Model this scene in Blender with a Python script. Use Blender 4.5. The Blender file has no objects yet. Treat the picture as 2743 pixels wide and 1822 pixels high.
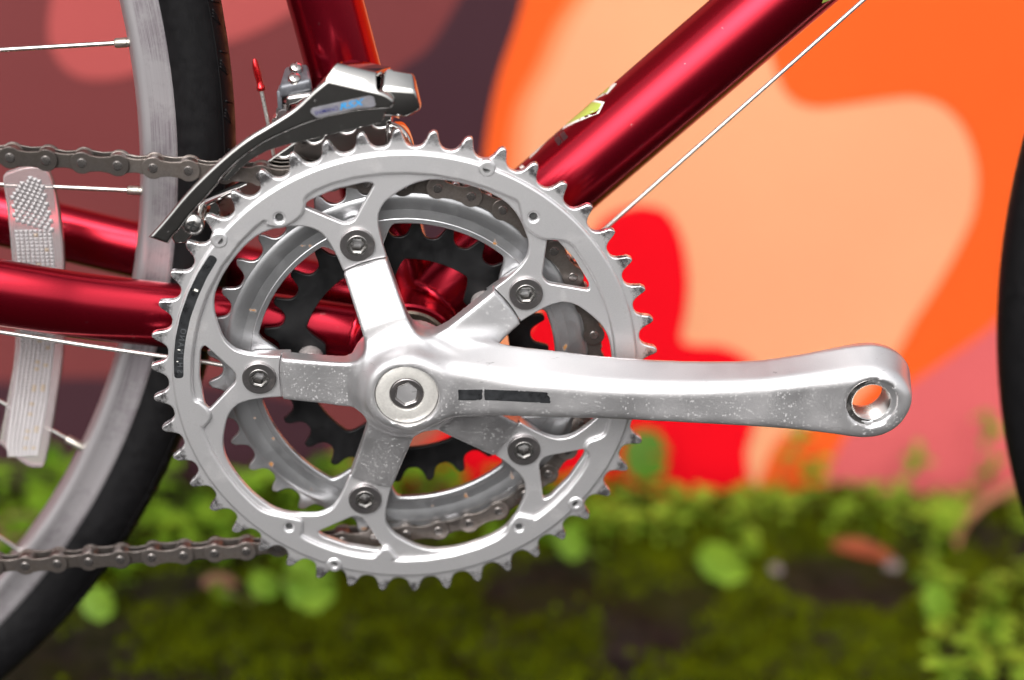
import bpy, bmesh, math, random
import numpy as np
from mathutils import Vector, Matrix

random.seed(7)
rng = np.random.default_rng(7)
MM = 0.001
PI = math.pi
scene = bpy.context.scene
COL = scene.collection

# ------------------------------------------------------------------ camera
cam_d = bpy.data.cameras.new("camera")
cam = bpy.data.objects.new("camera", cam_d)
COL.objects.link(cam)
PITCH, YAW = 0.404703704, 0.0614623962
cy, sy, cp, sp = math.cos(YAW), math.sin(YAW), math.cos(PITCH), math.sin(PITCH)
fwd = Vector((sy * cp, cy * cp, -sp))
right = Vector((cy, -sy, 0))
upv = right.cross(fwd)
CAM_BIKE = Vector((4.93, -579.52, 261.38))
TILT = math.atan2(66.5, 995.0)              # the bike frame is levelled on its two axles
ROT = Matrix.Rotation(-TILT, 3, 'Y')
BASE = Vector((0, 0, 275.3))                # bottom bracket height above the ground
r3, u3, f3 = ROT @ right, ROT @ upv, ROT @ fwd
M = Matrix((r3, u3, -f3)).transposed().to_4x4()
M.translation = (ROT @ CAM_BIKE + BASE) * MM
cam.matrix_world = M
cam_d.sensor_width = 36.0
cam_d.lens = 58.0
cam_d.clip_start, cam_d.clip_end = 0.02, 500
cam_d.dof.use_dof = True
cam_d.dof.focus_distance = 0.622
cam_d.dof.aperture_fstop = 3.3
scene.camera = cam

# ------------------------------------------------------------------ sky and sun (bright overcast)
SUN_EL, SUN_AZ = math.radians(42), math.radians(200)
world = bpy.data.worlds.new("World")
scene.world = world
world.use_nodes = True
wn, wl = world.node_tree.nodes, world.node_tree.links
bg = wn["Background"]
sky = wn.new("ShaderNodeTexSky")
sky.sky_type = 'NISHITA'
sky.sun_disc = False
sky.sun_elevation = SUN_EL
sky.sun_rotation = SUN_AZ
sky.air_density = 1.0
sky.dust_density = 6.0
hs = wn.new("ShaderNodeHueSaturation")
hs.inputs["Saturation"].default_value = 0.12
wl.new(sky.outputs[0], hs.inputs["Color"])
wl.new(hs.outputs[0], bg.inputs[0])
bg.inputs[1].default_value = 0.15
sun_d = bpy.data.lights.new("sun", 'SUN')
sun_d.energy = 1.0
sun_d.angle = math.radians(55)
sun_d.color = (1.0, 0.96, 0.92)
sun = bpy.data.objects.new("sun", sun_d)
COL.objects.link(sun)
sdir = Vector((math.sin(SUN_AZ) * math.cos(SUN_EL), math.cos(SUN_AZ) * math.cos(SUN_EL), math.sin(SUN_EL)))
sun.rotation_euler = (-sdir).to_track_quat('-Z', 'Y').to_euler()
sun.location = sdir * 5

vs = scene.view_settings
vs.view_transform = 'Standard'
vs.look = 'None'
vs.exposure = 0.6
vs.gamma = 1.0
scene.cycles.use_denoising = True
scene.cycles.max_bounces = 8
scene.cycles.caustics_reflective = False
scene.cycles.caustics_refractive = False

# ------------------------------------------------------------------ materials
def new_mat(name):
    m = bpy.data.materials.new(name)
    m.use_nodes = True
    nt = m.node_tree
    return m, nt.nodes, nt.links, nt.nodes["Principled BSDF"]

def coords(n, l, scale=(1, 1, 1)):
    tc = n.new("ShaderNodeTexCoord")
    mp = n.new("ShaderNodeMapping")
    mp.inputs["Scale"].default_value = scale
    l.new(tc.outputs["Object"], mp.inputs["Vector"])
    return mp.outputs["Vector"]

def noise(n, l, vec, scale, detail=4, rough=0.6):
    t = n.new("ShaderNodeTexNoise")
    t.inputs["Scale"].default_value = scale
    t.inputs["Detail"].default_value = detail
    t.inputs["Roughness"].default_value = rough
    if vec is not None:
        l.new(vec, t.inputs["Vector"])
    return t.outputs["Fac"]

def ramp(n, l, fac, stops):
    r = n.new("ShaderNodeValToRGB")
    els = r.color_ramp.elements
    while len(els) < len(stops):
        els.new(0.5)
    for e, (p, c) in zip(els, stops):
        e.position = p
        e.color = (c, c, c, 1) if not isinstance(c, (tuple, list)) else (*c, 1)
    l.new(fac, r.inputs[0])
    return r.outputs[0]

def mixc(n, l, fac, a, b):
    m = n.new("ShaderNodeMix")
    m.data_type = 'RGBA'
    for sock, v in ((m.inputs[0], fac), (m.inputs[6], a), (m.inputs[7], b)):
        if hasattr(v, "links"):
            l.new(v, sock)
        elif isinstance(v, (int, float)):
            sock.default_value = v
        else:
            sock.default_value = (*v, 1)
    return m.outputs[2]

def mathn(n, l, op, a, b=0.0, c=None):
    m = n.new("ShaderNodeMath")
    m.operation = op
    for i, v in enumerate((a, b, c)):
        if v is None:
            continue
        if hasattr(v, "links"):
            l.new(v, m.inputs[i])
        else:
            m.inputs[i].default_value = v
    return m.outputs[0]

def bump(n, l, p, h, strength, dist):
    b = n.new("ShaderNodeBump")
    b.inputs["Strength"].default_value = strength
    b.inputs["Distance"].default_value = dist
    l.new(h, b.inputs["Height"])
    l.new(b.outputs[0], p.inputs["Normal"])

def simple(name, col, metal=0.0, rough=0.5, coat=0.0, var=0.0, vscale=300, bstr=0.0, bscale=1500, spec=0.5):
    m, n, l, p = new_mat(name)
    p.inputs["Base Color"].default_value = (*col, 1)
    p.inputs["Metallic"].default_value = metal
    p.inputs["Roughness"].default_value = rough
    p.inputs["Coat Weight"].default_value = coat
    p.inputs["Coat Roughness"].default_value = 0.06
    p.inputs["Specular IOR Level"].default_value = spec
    v = coords(n, l)
    if var:
        f = ramp(n, l, noise(n, l, v, vscale), [(0.3, 0.0), (0.7, 1.0)])
        l.new(mixc(n, l, f, tuple(c * (1 - var) for c in col), tuple(min(1, c * (1 + var * 0.6)) for c in col)), p.inputs["Base Color"])
        l.new(mathn(n, l, 'MULTIPLY_ADD', f, rough * 0.5, rough * 0.75), p.inputs["Roughness"])
    if bstr:
        bump(n, l, p, noise(n, l, v, bscale, 3), bstr, 0.0002)
    return m

def dirty_metal(name, col, dirt, metal, rough, dscale, thr, rust=None, grain=0.15, speck=None, soft=0.22, det=8, scuff=False):
    """metal with irregular dirt patches, optional rust spots and white oxide specks"""
    m, n, l, p = new_mat(name)
    v = coords(n, l)
    g = noise(n, l, v, 2600, 2)
    d = ramp(n, l, noise(n, l, v, dscale, det, 0.7), [(thr, 0.0), (min(1, thr + soft), 1.0)])
    c = mixc(n, l, d, col, dirt)
    c = mixc(n, l, mathn(n, l, 'MULTIPLY', g, 0.35), c, tuple(x * 0.6 for x in col))
    met = mathn(n, l, 'MULTIPLY_ADD', d, -metal * 0.2, metal)
    r = mathn(n, l, 'MULTIPLY_ADD', d, 0.12, rough)
    if rust:
        rs = ramp(n, l, noise(n, l, v, rust[0], 3, 0.5), [(rust[1], 0.0), (rust[1] + 0.05, 1.0)])
        c = mixc(n, l, rs, c, (0.30, 0.13, 0.035))
        met = mathn(n, l, 'MULTIPLY', met, mathn(n, l, 'SUBTRACT', 1.0, rs))
        r = mathn(n, l, 'MAXIMUM', r, mathn(n, l, 'MULTIPLY', rs, 0.8))
    if speck:
        vo = n.new("ShaderNodeTexVoronoi")
        vo.inputs["Scale"].default_value = speck[0]
        l.new(v, vo.inputs["Vector"])
        sep = n.new("ShaderNodeSeparateColor"); l.new(vo.outputs["Color"], sep.inputs[0])
        size = mathn(n, l, 'MULTIPLY', mathn(n, l, 'POWER', sep.outputs[0], 2.2), speck[1])
        s = mathn(n, l, 'GREATER_THAN', size, vo.outputs["Distance"])
        vo2 = n.new("ShaderNodeTexVoronoi"); vo2.inputs["Scale"].default_value = speck[0] * 0.45
        l.new(v, vo2.inputs["Vector"])
        sep2 = n.new("ShaderNodeSeparateColor"); l.new(vo2.outputs["Color"], sep2.inputs[0])
        size2 = mathn(n, l, 'MULTIPLY', mathn(n, l, 'POWER', sep2.outputs[1], 7.0), speck[1] * 0.6)
        s = mathn(n, l, 'MAXIMUM', s, mathn(n, l, 'GREATER_THAN', size2, vo2.outputs["Distance"]))
        mask = ramp(n, l, noise(n, l, v, 90, 3, 0.6), [(speck[2], 0.0), (speck[2] + 0.3, 1.0)])
        s = mathn(n, l, 'MULTIPLY', s, mask)
        ge = n.new("ShaderNodeNewGeometry"); sn = n.new("ShaderNodeSeparateXYZ"); l.new(ge.outputs["Normal"], sn.inputs[0])
        face = ramp(n, l, mathn(n, l, 'MULTIPLY', sn.outputs[1], -1.0), [(0.80, 0.12), (0.93, 1.0)])
        s = mathn(n, l, 'MULTIPLY', mathn(n, l, 'MULTIPLY', s, face), 0.38)
        c = mixc(n, l, s, c, (0.72, 0.71, 0.70))
        met = mathn(n, l, 'MULTIPLY', met, mathn(n, l, 'SUBTRACT', 1.0, s))
        r = mathn(n, l, 'MAXIMUM', r, mathn(n, l, 'MULTIPLY', s, 0.7))
    if scuff:
        mp = n.new("ShaderNodeMapping"); mp.inputs["Scale"].default_value = (1.0, 1.0, 9.0); mp.inputs["Rotation"].default_value = (0, 0.12, 0)
        l.new(v, mp.inputs["Vector"])
        k = ramp(n, l, noise(n, l, mp.outputs[0], 150, 4, 0.6), [(0.655, 0.0), (0.69, 1.0)])
        k = mathn(n, l, 'MULTIPLY', k, ramp(n, l, noise(n, l, v, 50, 2), [(0.5, 0.0), (0.62, 1.0)]))
        c = mixc(n, l, mathn(n, l, 'MULTIPLY', k, 0.55), c, (0.16, 0.15, 0.15))
    l.new(c, p.inputs["Base Color"])
    l.new(met, p.inputs["Metallic"])
    l.new(r, p.inputs["Roughness"])
    bump(n, l, p, g, grain, 0.0001)
    return m

MT = {}
MT['ring'] = dirty_metal("anodised_aluminium", (0.80, 0.79, 0.80), (0.52, 0.50, 0.49), 0.85, 0.40, 70, 0.56, grain=0.2)
def tooth_wear(m):
    """teeth: anodising worn to bright metal at the tips, oily smudges between"""
    nt = m.node_tree; n, l = nt.nodes, nt.links; p = n["Principled BSDF"]
    tc = n.new("ShaderNodeTexCoord"); sx = n.new("ShaderNodeSeparateXYZ"); l.new(tc.outputs["Object"], sx.inputs[0])
    rr = mathn(n, l, 'SQRT', mathn(n, l, 'ADD', mathn(n, l, 'MULTIPLY', sx.outputs[0], sx.outputs[0]), mathn(n, l, 'MULTIPLY', sx.outputs[2], sx.outputs[2])))
    rm = mathn(n, l, 'MULTIPLY', rr, 1000.0)
    zone = ramp(n, l, mathn(n, l, 'MULTIPLY_ADD', rm, 0.1, -8.9), [(0.19, 0.0), (0.36, 1.0), (0.62, 1.0), (0.78, 0.25)])
    f = ramp(n, l, noise(n, l, tc.outputs["Object"], 330, 5, 0.7), [(0.47, 0.0), (0.56, 1.0)])
    f = mathn(n, l, 'MULTIPLY', mathn(n, l, 'MULTIPLY', f, zone), 0.85)
    old = p.inputs["Base Color"].links[0].from_socket
    l.new(mixc(n, l, f, old, (0.13, 0.12, 0.125)), p.inputs["Base Color"])
    tip = ramp(n, l, mathn(n, l, 'MULTIPLY_ADD', rm, 0.1, -8.9), [(0.30, 0.0), (0.45, 1.0)])
    oldr = p.inputs["Roughness"].links[0].from_socket
    l.new(mathn(n, l, 'SUBTRACT', oldr, mathn(n, l, 'MULTIPLY', tip, 0.2)), p.inputs["Roughness"])
tooth_wear(MT['ring'])
MT['crank'] = dirty_metal("satin_aluminium", (0.73, 0.72, 0.73), (0.57, 0.555, 0.56), 0.90, 0.34, 42, 0.35, grain=0.05, speck=(1150, 0.50, 0.26), soft=0.45, det=2, scuff=True)
MT['midring'] = dirty_metal("grimy_aluminium", (0.52, 0.525, 0.54), (0.28, 0.28, 0.28), 0.95, 0.33, 60, 0.45, rust=(190, 0.685), grain=0.1, soft=0.4, det=4)
MT['blackring'] = simple("black_steel", (0.006, 0.006, 0.0065), 0.0, 0.42, var=0.5, vscale=120, bstr=0.1, spec=0.25)
MT['chain'] = dirty_metal("oily_chain_steel", (0.19, 0.168, 0.155), (0.085, 0.07, 0.06), 0.9, 0.30, 140, 0.42, grain=0.12)
def per_object(m, lo_, hi_):
    nt = m.node_tree; n, l = nt.nodes, nt.links; p = n["Principled BSDF"]
    oi = n.new("ShaderNodeObjectInfo")
    old = p.inputs["Base Color"].links[0].from_socket
    h = n.new("ShaderNodeHueSaturation"); l.new(old, h.inputs["Color"])
    l.new(mathn(n, l, 'MULTIPLY_ADD', oi.outputs["Random"], hi_ - lo_, lo_), h.inputs["Value"])
    l.new(h.outputs[0], p.inputs["Base Color"])
per_object(MT['chain'], 0.65, 1.5)
MT['pin'] = dirty_metal("pin_steel", (0.24, 0.22, 0.21), (0.15, 0.13, 0.12), 0.9, 0.25, 300, 0.5)
MT['chrome'] = dirty_metal("chrome_plate", (0.56, 0.55, 0.53), (0.40, 0.38, 0.34), 1.0, 0.045, 160, 0.62, grain=0.0, speck=(700, 0.25, 0.5))
MT['steel'] = dirty_metal("bolt_steel", (0.62, 0.60, 0.58), (0.34, 0.31, 0.28), 1.0, 0.24, 220, 0.55, grain=0.1)
MT['darksteel'] = dirty_metal("dark_bolt_steel", (0.34, 0.32, 0.32), (0.14, 0.12, 0.11), 0.95, 0.28, 220, 0.5, grain=0.1)
MT['pinhole'] = simple("blackened_pin", (0.07, 0.07, 0.07), 0.5, 0.5, var=0.3, vscale=800)
MT['cup'] = simple("aged_cup_steel", (0.20, 0.165, 0.13), 0.9, 0.32, var=0.3, vscale=300)
MT['greypaint'] = simple("grey_clamp_paint", (0.13, 0.135, 0.15), 0.4, 0.38, var=0.25, vscale=400, bstr=0.15)
MT['black'] = simple("black_gap", (0.006, 0.006, 0.006), 0.0, 0.6, var=0.3)
MT['rubber'] = simple("tyre_rubber", (0.0065, 0.0062, 0.0068), 0.0, 0.48, var=0.15, vscale=250, bstr=0.3, bscale=2200, spec=0.16)
MT['cable'] = simple("cable_steel", (0.62, 0.60, 0.57), 0.8, 0.32, var=0.15, vscale=900)
MT['redcap'] = simple("red_anodised_cap", (0.62, 0.008, 0.012), 0.85, 0.22, coat=0.6, var=0.1, vscale=900)
MT['spacer'] = simple("worn_spacer_alloy", (0.55, 0.50, 0.49), 0.6, 0.5, var=0.15, vscale=500)
MT['capwhite'] = simple("brushed_cap_face", (0.74, 0.72, 0.68), 0.55, 0.38, var=0.08, vscale=1200)
MT['spoke'] = simple("spoke_steel", (0.72, 0.70, 0.66), 0.95, 0.22, var=0.1, vscale=900)
MT['nipple'] = simple("nipple_brass_plate", (0.46, 0.43, 0.38), 0.9, 0.35, var=0.3, vscale=900)
MT['green'] = simple("decal_lime", (0.40, 0.50, 0.09), 0.0, 0.35, coat=0.7, var=0.06)
MT['white'] = simple("decal_white", (0.80, 0.78, 0.72), 0.0, 0.35, coat=0.7, var=0.06)
MT['darkdecal'] = simple("decal_black", (0.035, 0.015, 0.017), 0.0, 0.35, coat=0.6, var=0.3)
MT['strip'] = simple("worn_black_strip", (0.022, 0.023, 0.025), 0.0, 0.33, var=0.5, vscale=350, bstr=0.2, bscale=900)
MT['stripletter'] = simple("rubbed_letter_grey", (0.075, 0.08, 0.085), 0.2, 0.4, var=0.3, vscale=600)
MT['badge'] = simple("badge_grey_label", (0.27, 0.265, 0.29), 0.5, 0.36, var=0.15, vscale=500)
MT['navy'] = simple("badge_navy_ink", (0.020, 0.022, 0.16), 0.0, 0.4, var=0.5, vscale=900)
MT['cyan'] = simple("badge_cyan_ink", (0.0, 0.27, 0.62), 0.0, 0.4, var=0.15, vscale=900)

def frame_mat():
    m, n, l, p = new_mat("candy_red_paint")
    v = coords(n, l)
    f = noise(n, l, v, 6000, 1)
    c = mixc(n, l, f, (0.25, 0.0012, 0.011), (0.38, 0.0025, 0.020))
    ch = ramp(n, l, noise(n, l, v, 230, 4, 0.6), [(0.70, 0.0), (0.715, 1.0)])
    c = mixc(n, l, mathn(n, l, 'MULTIPLY', ch, 0.35), c, (0.55, 0.25, 0.25))
    l.new(c, p.inputs["Base Color"])
    p.inputs["Metallic"].default_value = 0.92
    p.inputs["Roughness"].default_value = 0.225
    p.inputs["Coat Weight"].default_value = 0.3
    p.inputs["Coat Roughness"].default_value = 0.2
    return m
MT['frame'] = frame_mat()

def rim_mat(cx, cz):
    m, n, l, p = new_mat("scratched_rim_aluminium")
    tc = n.new("ShaderNodeTexCoord")
    sub = n.new("ShaderNodeVectorMath"); sub.operation = 'SUBTRACT'
    sub.inputs[1].default_value = (cx * MM, 0.048, cz * MM)
    l.new(tc.outputs["Object"], sub.inputs[0])
    sx = n.new("ShaderNodeSeparateXYZ"); l.new(sub.outputs[0], sx.inputs[0])
    rr = mathn(n, l, 'SQRT', mathn(n, l, 'ADD', mathn(n, l, 'MULTIPLY', sx.outputs[0], sx.outputs[0]), mathn(n, l, 'MULTIPLY', sx.outputs[2], sx.outputs[2])))
    ang = mathn(n, l, 'ARCTAN2', sx.outputs[2], sx.outputs[0])
    cb = n.new("ShaderNodeCombineXYZ")
    l.new(mathn(n, l, 'MULTIPLY', rr, 2300.0), cb.inputs[0])
    l.new(mathn(n, l, 'MULTIPLY', ang, 9.0), cb.inputs[1])
    sc = noise(n, l, cb.outputs[0], 1.0, 5, 0.7)
    f = ramp(n, l, sc, [(0.34, 0.0), (0.70, 1.0)])
    band = ramp(n, l, mathn(n, l, 'MULTIPLY_ADD', rr, 100.0, -30.5), [(0.56, 0.0), (0.62, 1.0), (0.995, 1.0)])
    f = mathn(n, l, 'MULTIPLY', mathn(n, l, 'SUBTRACT', 1.0, f), band)
    pat = ramp(n, l, noise(n, l, tc.outputs["Object"], 45, 6, 0.7), [(0.45, 0.2), (0.6, 1.0)])
    f = mathn(n, l, 'MULTIPLY', f, pat)
    l.new(mixc(n, l, f, (0.48, 0.455, 0.47), (0.16, 0.13, 0.15)), p.inputs["Base Color"])
    p.inputs["Metallic"].default_value = 0.75
    l.new(mathn(n, l, 'MULTIPLY_ADD', f, 0.15, 0.38), p.inputs["Roughness"])
    bump(n, l, p, sc, 0.25, 0.0002)
    return m
WX, WZ = -406.0, 94.0
MT['rim'] = rim_mat(WX, WZ)

def lens_mat(name, col, tr=0.55):
    m, n, l, p = new_mat(name)
    p.inputs["Base Color"].default_value = (*col, 1)
    p.inputs["Roughness"].default_value = 0.16
    p.inputs["IOR"].default_value = 1.49
    p.inputs["Transmission Weight"].default_value = tr
    p.inputs["Specular IOR Level"].default_value = 0.8
    v = coords(n, l)
    bump(n, l, p, noise(n, l, v, 900, 3), 0.2, 0.0003)
    return m
MT['lens'] = lens_mat("clear_reflector_plastic", (0.90, 0.81, 0.815), 0.72)
MT['prism'] = lens_mat("prism_plastic", (0.83, 0.77, 0.78), 0.6)
MT['amber'] = lens_mat("amber_prism_plastic", (0.84, 0.66, 0.50), 0.6)

def paint(name, col, var=0.07):
    m, n, l, p = new_mat(name)
    v = coords(n, l)
    f = noise(n, l, v, 7, 5, 0.65)
    c = mixc(n, l, f, tuple(x * (1 - var) for x in col), tuple(min(0.95, x * (1 + var)) for x in col))
    l.new(c, p.inputs["Base Color"])
    p.inputs["Roughness"].default_value = 0.62
    p.inputs["Specular IOR Level"].default_value = 0.1
    bump(n, l, p, noise(n, l, v, 260, 4), 0.25, 0.0008)
    return m

def leaf_mat(name, c1, c2, trans=0.3, spec=0.3):
    m, n, l, p = new_mat(name)
    ge = n.new("ShaderNodeNewGeometry")
    v = coords(n, l)
    f = ramp(n, l, noise(n, l, v, 38, 3), [(0.36, 0.0), (0.66, 1.0)])
    f = mathn(n, l, 'ADD', mathn(n, l, 'MULTIPLY', f, 0.55), mathn(n, l, 'MULTIPLY', ge.outputs["Random Per Island"], 0.5))
    c = mixc(n, l, f, c1, c2)
    l.new(c, p.inputs["Base Color"])
    p.inputs["Roughness"].default_value = 0.5
    p.inputs["Specular IOR Level"].default_value = spec
    t = n.new("ShaderNodeBsdfTranslucent")
    l.new(c, t.inputs["Color"])
    mx = n.new("ShaderNodeMixShader")
    mx.inputs[0].default_value = trans
    l.new(p.outputs[0], mx.inputs[1]); l.new(t.outputs[0], mx.inputs[2])
    l.new(mx.outputs[0], n["Material Output"].inputs["Surface"])
    return m
MT['leaf'] = leaf_mat("fresh_leaf", (0.05, 0.16, 0.004), (0.27, 0.44, 0.03), 0.35)
MT['weed'] = leaf_mat("chickweed_leaf", (0.055, 0.17, 0.005), (0.40, 0.58, 0.055), 0.35)
MT['darkleaf'] = leaf_mat("dark_leaf", (0.045, 0.13, 0.003), (0.09, 0.21, 0.006), 0.2)
MT['moss'] = leaf_mat("moss_green", (0.010, 0.012, 0.0004), (0.092, 0.120, 0.002), 0.15, 0.05)
MT['stem'] = simple("weed_stem", (0.12, 0.13, 0.03), 0, 0.55, var=0.3, vscale=80)
MT['stalk'] = simple("dry_stalk", (0.42, 0.19, 0.10), 0, 0.6, var=0.3, vscale=60)
MT['dryleaf'] = simple("dry_orange_leaf", (0.20, 0.040, 0.012), 0, 0.6, var=0.4, vscale=90)
MT['brownleaf'] = simple("dead_brown_leaf", (0.20, 0.10, 0.06), 0, 0.65, var=0.4, vscale=90)
MT['pebble'] = simple("pale_pebble", (0.17, 0.14, 0.135), 0, 0.7, var=0.3, vscale=120)

def soil_mat():
    m, n, l, p = new_mat("mossy_soil")
    v = coords(n, l)
    a = noise(n, l, v, 55, 8, 0.7)
    c = mixc(n, l, ramp(n, l, a, [(0.38, 0.0), (0.62, 1.0)]), (0.006, 0.0045, 0.004), (0.034, 0.024, 0.021))
    mo = ramp(n, l, noise(n, l, v, 16, 6, 0.65), [(0.40, 0.0), (0.58, 1.0)])
    c = mixc(n, l, mathn(n, l, 'MULTIPLY', mo, 0.75), c, (0.026, 0.031, 0.0010))
    l.new(c, p.inputs["Base Color"])
    p.inputs["Roughness"].default_value = 0.9
    p.inputs["Specular IOR Level"].default_value = 0.12
    bump(n, l, p, noise(n, l, v, 130, 8, 0.7), 0.9, 0.006)
    return m
MT['soil'] = soil_mat()
MT['asphalt'] = simple("dark_asphalt", (0.012, 0.0118, 0.0115), 0, 0.9, var=0.5, vscale=60, bstr=0.6, bscale=140, spec=0.1)

# ------------------------------------------------------------------ mesh helpers (everything given in millimetres)
def make_mesh(name, v, f, mat, angle=35, mats=None, mi=None, caps=True):
    me = bpy.data.meshes.new(name)
    v = np.asarray(v, float) * MM
    me.from_pydata(v.tolist(), [], f if isinstance(f, list) else f.tolist())
    for m in (mats or [mat]):
        me.materials.append(m)
    if mi is not None:
        me.polygons.foreach_set("material_index", np.asarray(mi, np.int32))
    me.polygons.foreach_set("use_smooth", np.ones(len(me.polygons), bool))
    if angle < 180:
        me.set_sharp_from_angle(angle=math.radians(angle))
    if caps:
        crisp_caps(me)
    me.update()
    return me

def crisp_caps(me):
    """flat faces of plates keep their own shading: edges between a cap and its bevel are sharp"""
    nf = len(me.polygons)
    nrm = np.empty(nf * 3); me.polygons.foreach_get("normal", nrm)
    cap = np.abs(nrm.reshape(-1, 3)[:, 1]) > 0.9995
    ls = np.empty(nf, np.int64); me.polygons.foreach_get("loop_start", ls)
    lt = np.empty(nf, np.int64); me.polygons.foreach_get("loop_total", lt)
    le = np.empty(len(me.loops), np.int64); me.loops.foreach_get("edge_index", le)
    own = np.repeat(cap, lt)
    a = np.zeros(len(me.edges), bool); b = np.zeros(len(me.edges), bool)
    a[le[own]] = True; b[le[~own]] = True
    sh = me.attributes.get("sharp_edge") or me.attributes.new("sharp_edge", 'BOOLEAN', 'EDGE')
    cur = np.empty(len(me.edges), bool); sh.data.foreach_get("value", cur)
    sh.data.foreach_set("value", cur | (a & b))

def obj(name, me, parent=None, label=None, cat=None, group=None, kind=None, loc=None, roty=0.0):
    o = bpy.data.objects.new(name, me)
    COL.objects.link(o)
    if parent is not None:
        o.parent = parent
    if loc is not None:
        o.location = Vector(loc) * MM
    if roty:
        o.rotation_euler = (0, roty, 0)
    for k, val in (("label", label), ("category", cat), ("group", group), ("kind", kind)):
        if val:
            o[k] = val
    return o

def join(parts):
    V, Fs, n = [], [], 0
    for v, f in parts:
        v = np.asarray(v, float)
        V.append(v)
        Fs += [[i + n for i in q] for q in f]
        n += len(v)
    return np.concatenate(V), Fs

def plate(loops, yf, yb, bevel=0.3, res=1):
    """flat plate in the XZ plane from a list of closed loops (outline first, then holes), front face at yf, back face at yb"""
    cu = bpy.data.curves.new("tmp", 'CURVE')
    cu.dimensions = '2D'
    cu.fill_mode = 'BOTH'
    th = abs(yb - yf)
    bevel = min(bevel, th * 0.49)
    cu.extrude = th / 2 - bevel
    cu.bevel_depth = bevel
    cu.bevel_resolution = res
    cu.offset = -bevel
    for lp in loops:
        s = cu.splines.new('POLY')
        s.points.add(len(lp) - 1)
        s.points.foreach_set("co", [c for (x, z) in lp for c in (x, z, 0, 1)])
        s.use_cyclic_u = True
    o = bpy.data.objects.new("tmp", cu)
    COL.objects.link(o)
    dg = bpy.context.evaluated_depsgraph_get()
    me = o.evaluated_get(dg).to_mesh()
    v = np.empty(len(me.vertices) * 3); me.vertices.foreach_get("co", v)
    v = v.reshape(-1, 3)
    f = [list(p.vertices) for p in me.polygons]
    o.evaluated_get(dg).to_mesh_clear()
    bpy.data.objects.remove(o); bpy.data.curves.remove(cu)
    # weld the bevel strips to the caps
    key = np.round(v * 2000).astype(np.int64)
    _, first, inv = np.unique(key, axis=0, return_index=True, return_inverse=True)
    inv = inv.reshape(-1)
    v = v[first]
    f = [[int(inv[i]) for i in q] for q in f]
    f = [q for q in ([a for k, a in enumerate(q) if a != q[k - 1]] for q in f) if len(q) > 2]
    c = (yf + yb) / 2
    return np.stack([v[:, 0], c - v[:, 2], v[:, 1]], 1), f

def circle(x, z, r, n=40, a0=0.0):
    return [(x + r * math.cos(a0 + 2 * PI * k / n), z + r * math.sin(a0 + 2 * PI * k / n)) for k in range(n)]

def lathe(prof, cx=0.0, cz=0.0, n=48, closed=False, a0=0.0, a1=2 * PI):
    """profile [(r, y)] spun about an axis parallel to Y"""
    full = abs(a1 - a0 - 2 * PI) < 1e-6
    m = n if full else n + 1
    v, f = [], []
    for k in range(m):
        a = a0 + (a1 - a0) * k / n
        for r, y in prof:
            v.append((cx + r * math.cos(a), y, cz + r * math.sin(a)))
    P = len(prof)
    for k in range(n):
        k2 = (k + 1) % m
        for j in range(P if closed else P - 1):
            j2 = (j + 1) % P
            f.append([k * P + j, k * P + j2, k2 * P + j2, k2 * P + j])
    return np.array(v), f

def sweep(path, rad, n=20, cap=True, oval=None):
    """tube along a 3-D path; rad a number or one per point; oval = (scale in Y, scale in the XZ plane)"""
    path = [Vector(p) for p in path]
    R = rad if isinstance(rad, (list, tuple)) else [rad] * len(path)
    v, f = [], []
    for i, p in enumerate(path):
        t = (path[min(i + 1, len(path) - 1)] - path[max(i - 1, 0)]).normalized()
        ref = Vector((0, 1, 0)) if abs(t.y) < 0.9 else Vector((1, 0, 0))
        b = (ref - t * ref.dot(t)).normalized()
        c = t.cross(b)
        s = oval or (1, 1)
        for k in range(n):
            a = 2 * PI * k / n
            v.append(p + b * (math.cos(a) * R[i] * s[0]) + c * (math.sin(a) * R[i] * s[1]))
    for i in range(len(path) - 1):
        for k in range(n):
            k2 = (k + 1) % n
            f.append([i * n + k, i * n + k2, (i + 1) * n + k2, (i + 1) * n + k])
    if cap:
        f.append(list(range(n))[::-1]); f.append([(len(path) - 1) * n + k for k in range(n)])
    return np.array([tuple(q) for q in v]), f

def spline(pts, per=6, closed=False):
    """Catmull-Rom through 2-D or 3-D points"""
    P = [np.array(p, float) for p in pts]
    n = len(P); out = []
    for i in range(n if closed else n - 1):
        if closed:
            a, b, c, d = P[i - 1], P[i], P[(i + 1) % n], P[(i + 2) % n]
        else:
            a, b, c, d = P[max(i - 1, 0)], P[i], P[i + 1], P[min(i + 2, n - 1)]
        for k in range(per):
            t = k / per
            out.append(0.5 * ((2 * b) + (c - a) * t + (2 * a - 5 * b + 4 * c - d) * t * t + (3 * b - a - 3 * c + d) * t ** 3))
    if not closed:
        out.append(P[-1])
    return [tuple(p) for p in out]

def rounded(pts, r, seg=5):
    """polygon with its corners rounded to radius about r"""
    out = []; n = len(pts)
    for i in range(n):
        p = np.array(pts[i], float); a = np.array(pts[i - 1], float); b = np.array(pts[(i + 1) % n], float)
        da, db = a - p, b - p
        la, lb = np.linalg.norm(da), np.linalg.norm(db)
        d = min(r, la * 0.45, lb * 0.45)
        p0, p1 = p + da / la * d, p + db / lb * d
        for k in range(seg + 1):
            t = k / seg
            out.append(tuple((1 - t) ** 2 * p0 + 2 * t * (1 - t) * p + t * t * p1))
    return out

def box(x0, x1, y0, y1, z0, z1):
    v = [(x, y, z) for x in (x0, x1) for y in (y0, y1) for z in (z0, z1)]
    f = [[0, 1, 3, 2], [4, 6, 7, 5], [0, 4, 5, 1], [2, 3, 7, 6], [0, 2, 6, 4], [1, 5, 7, 3]]
    return np.array(v, float), f

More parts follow.
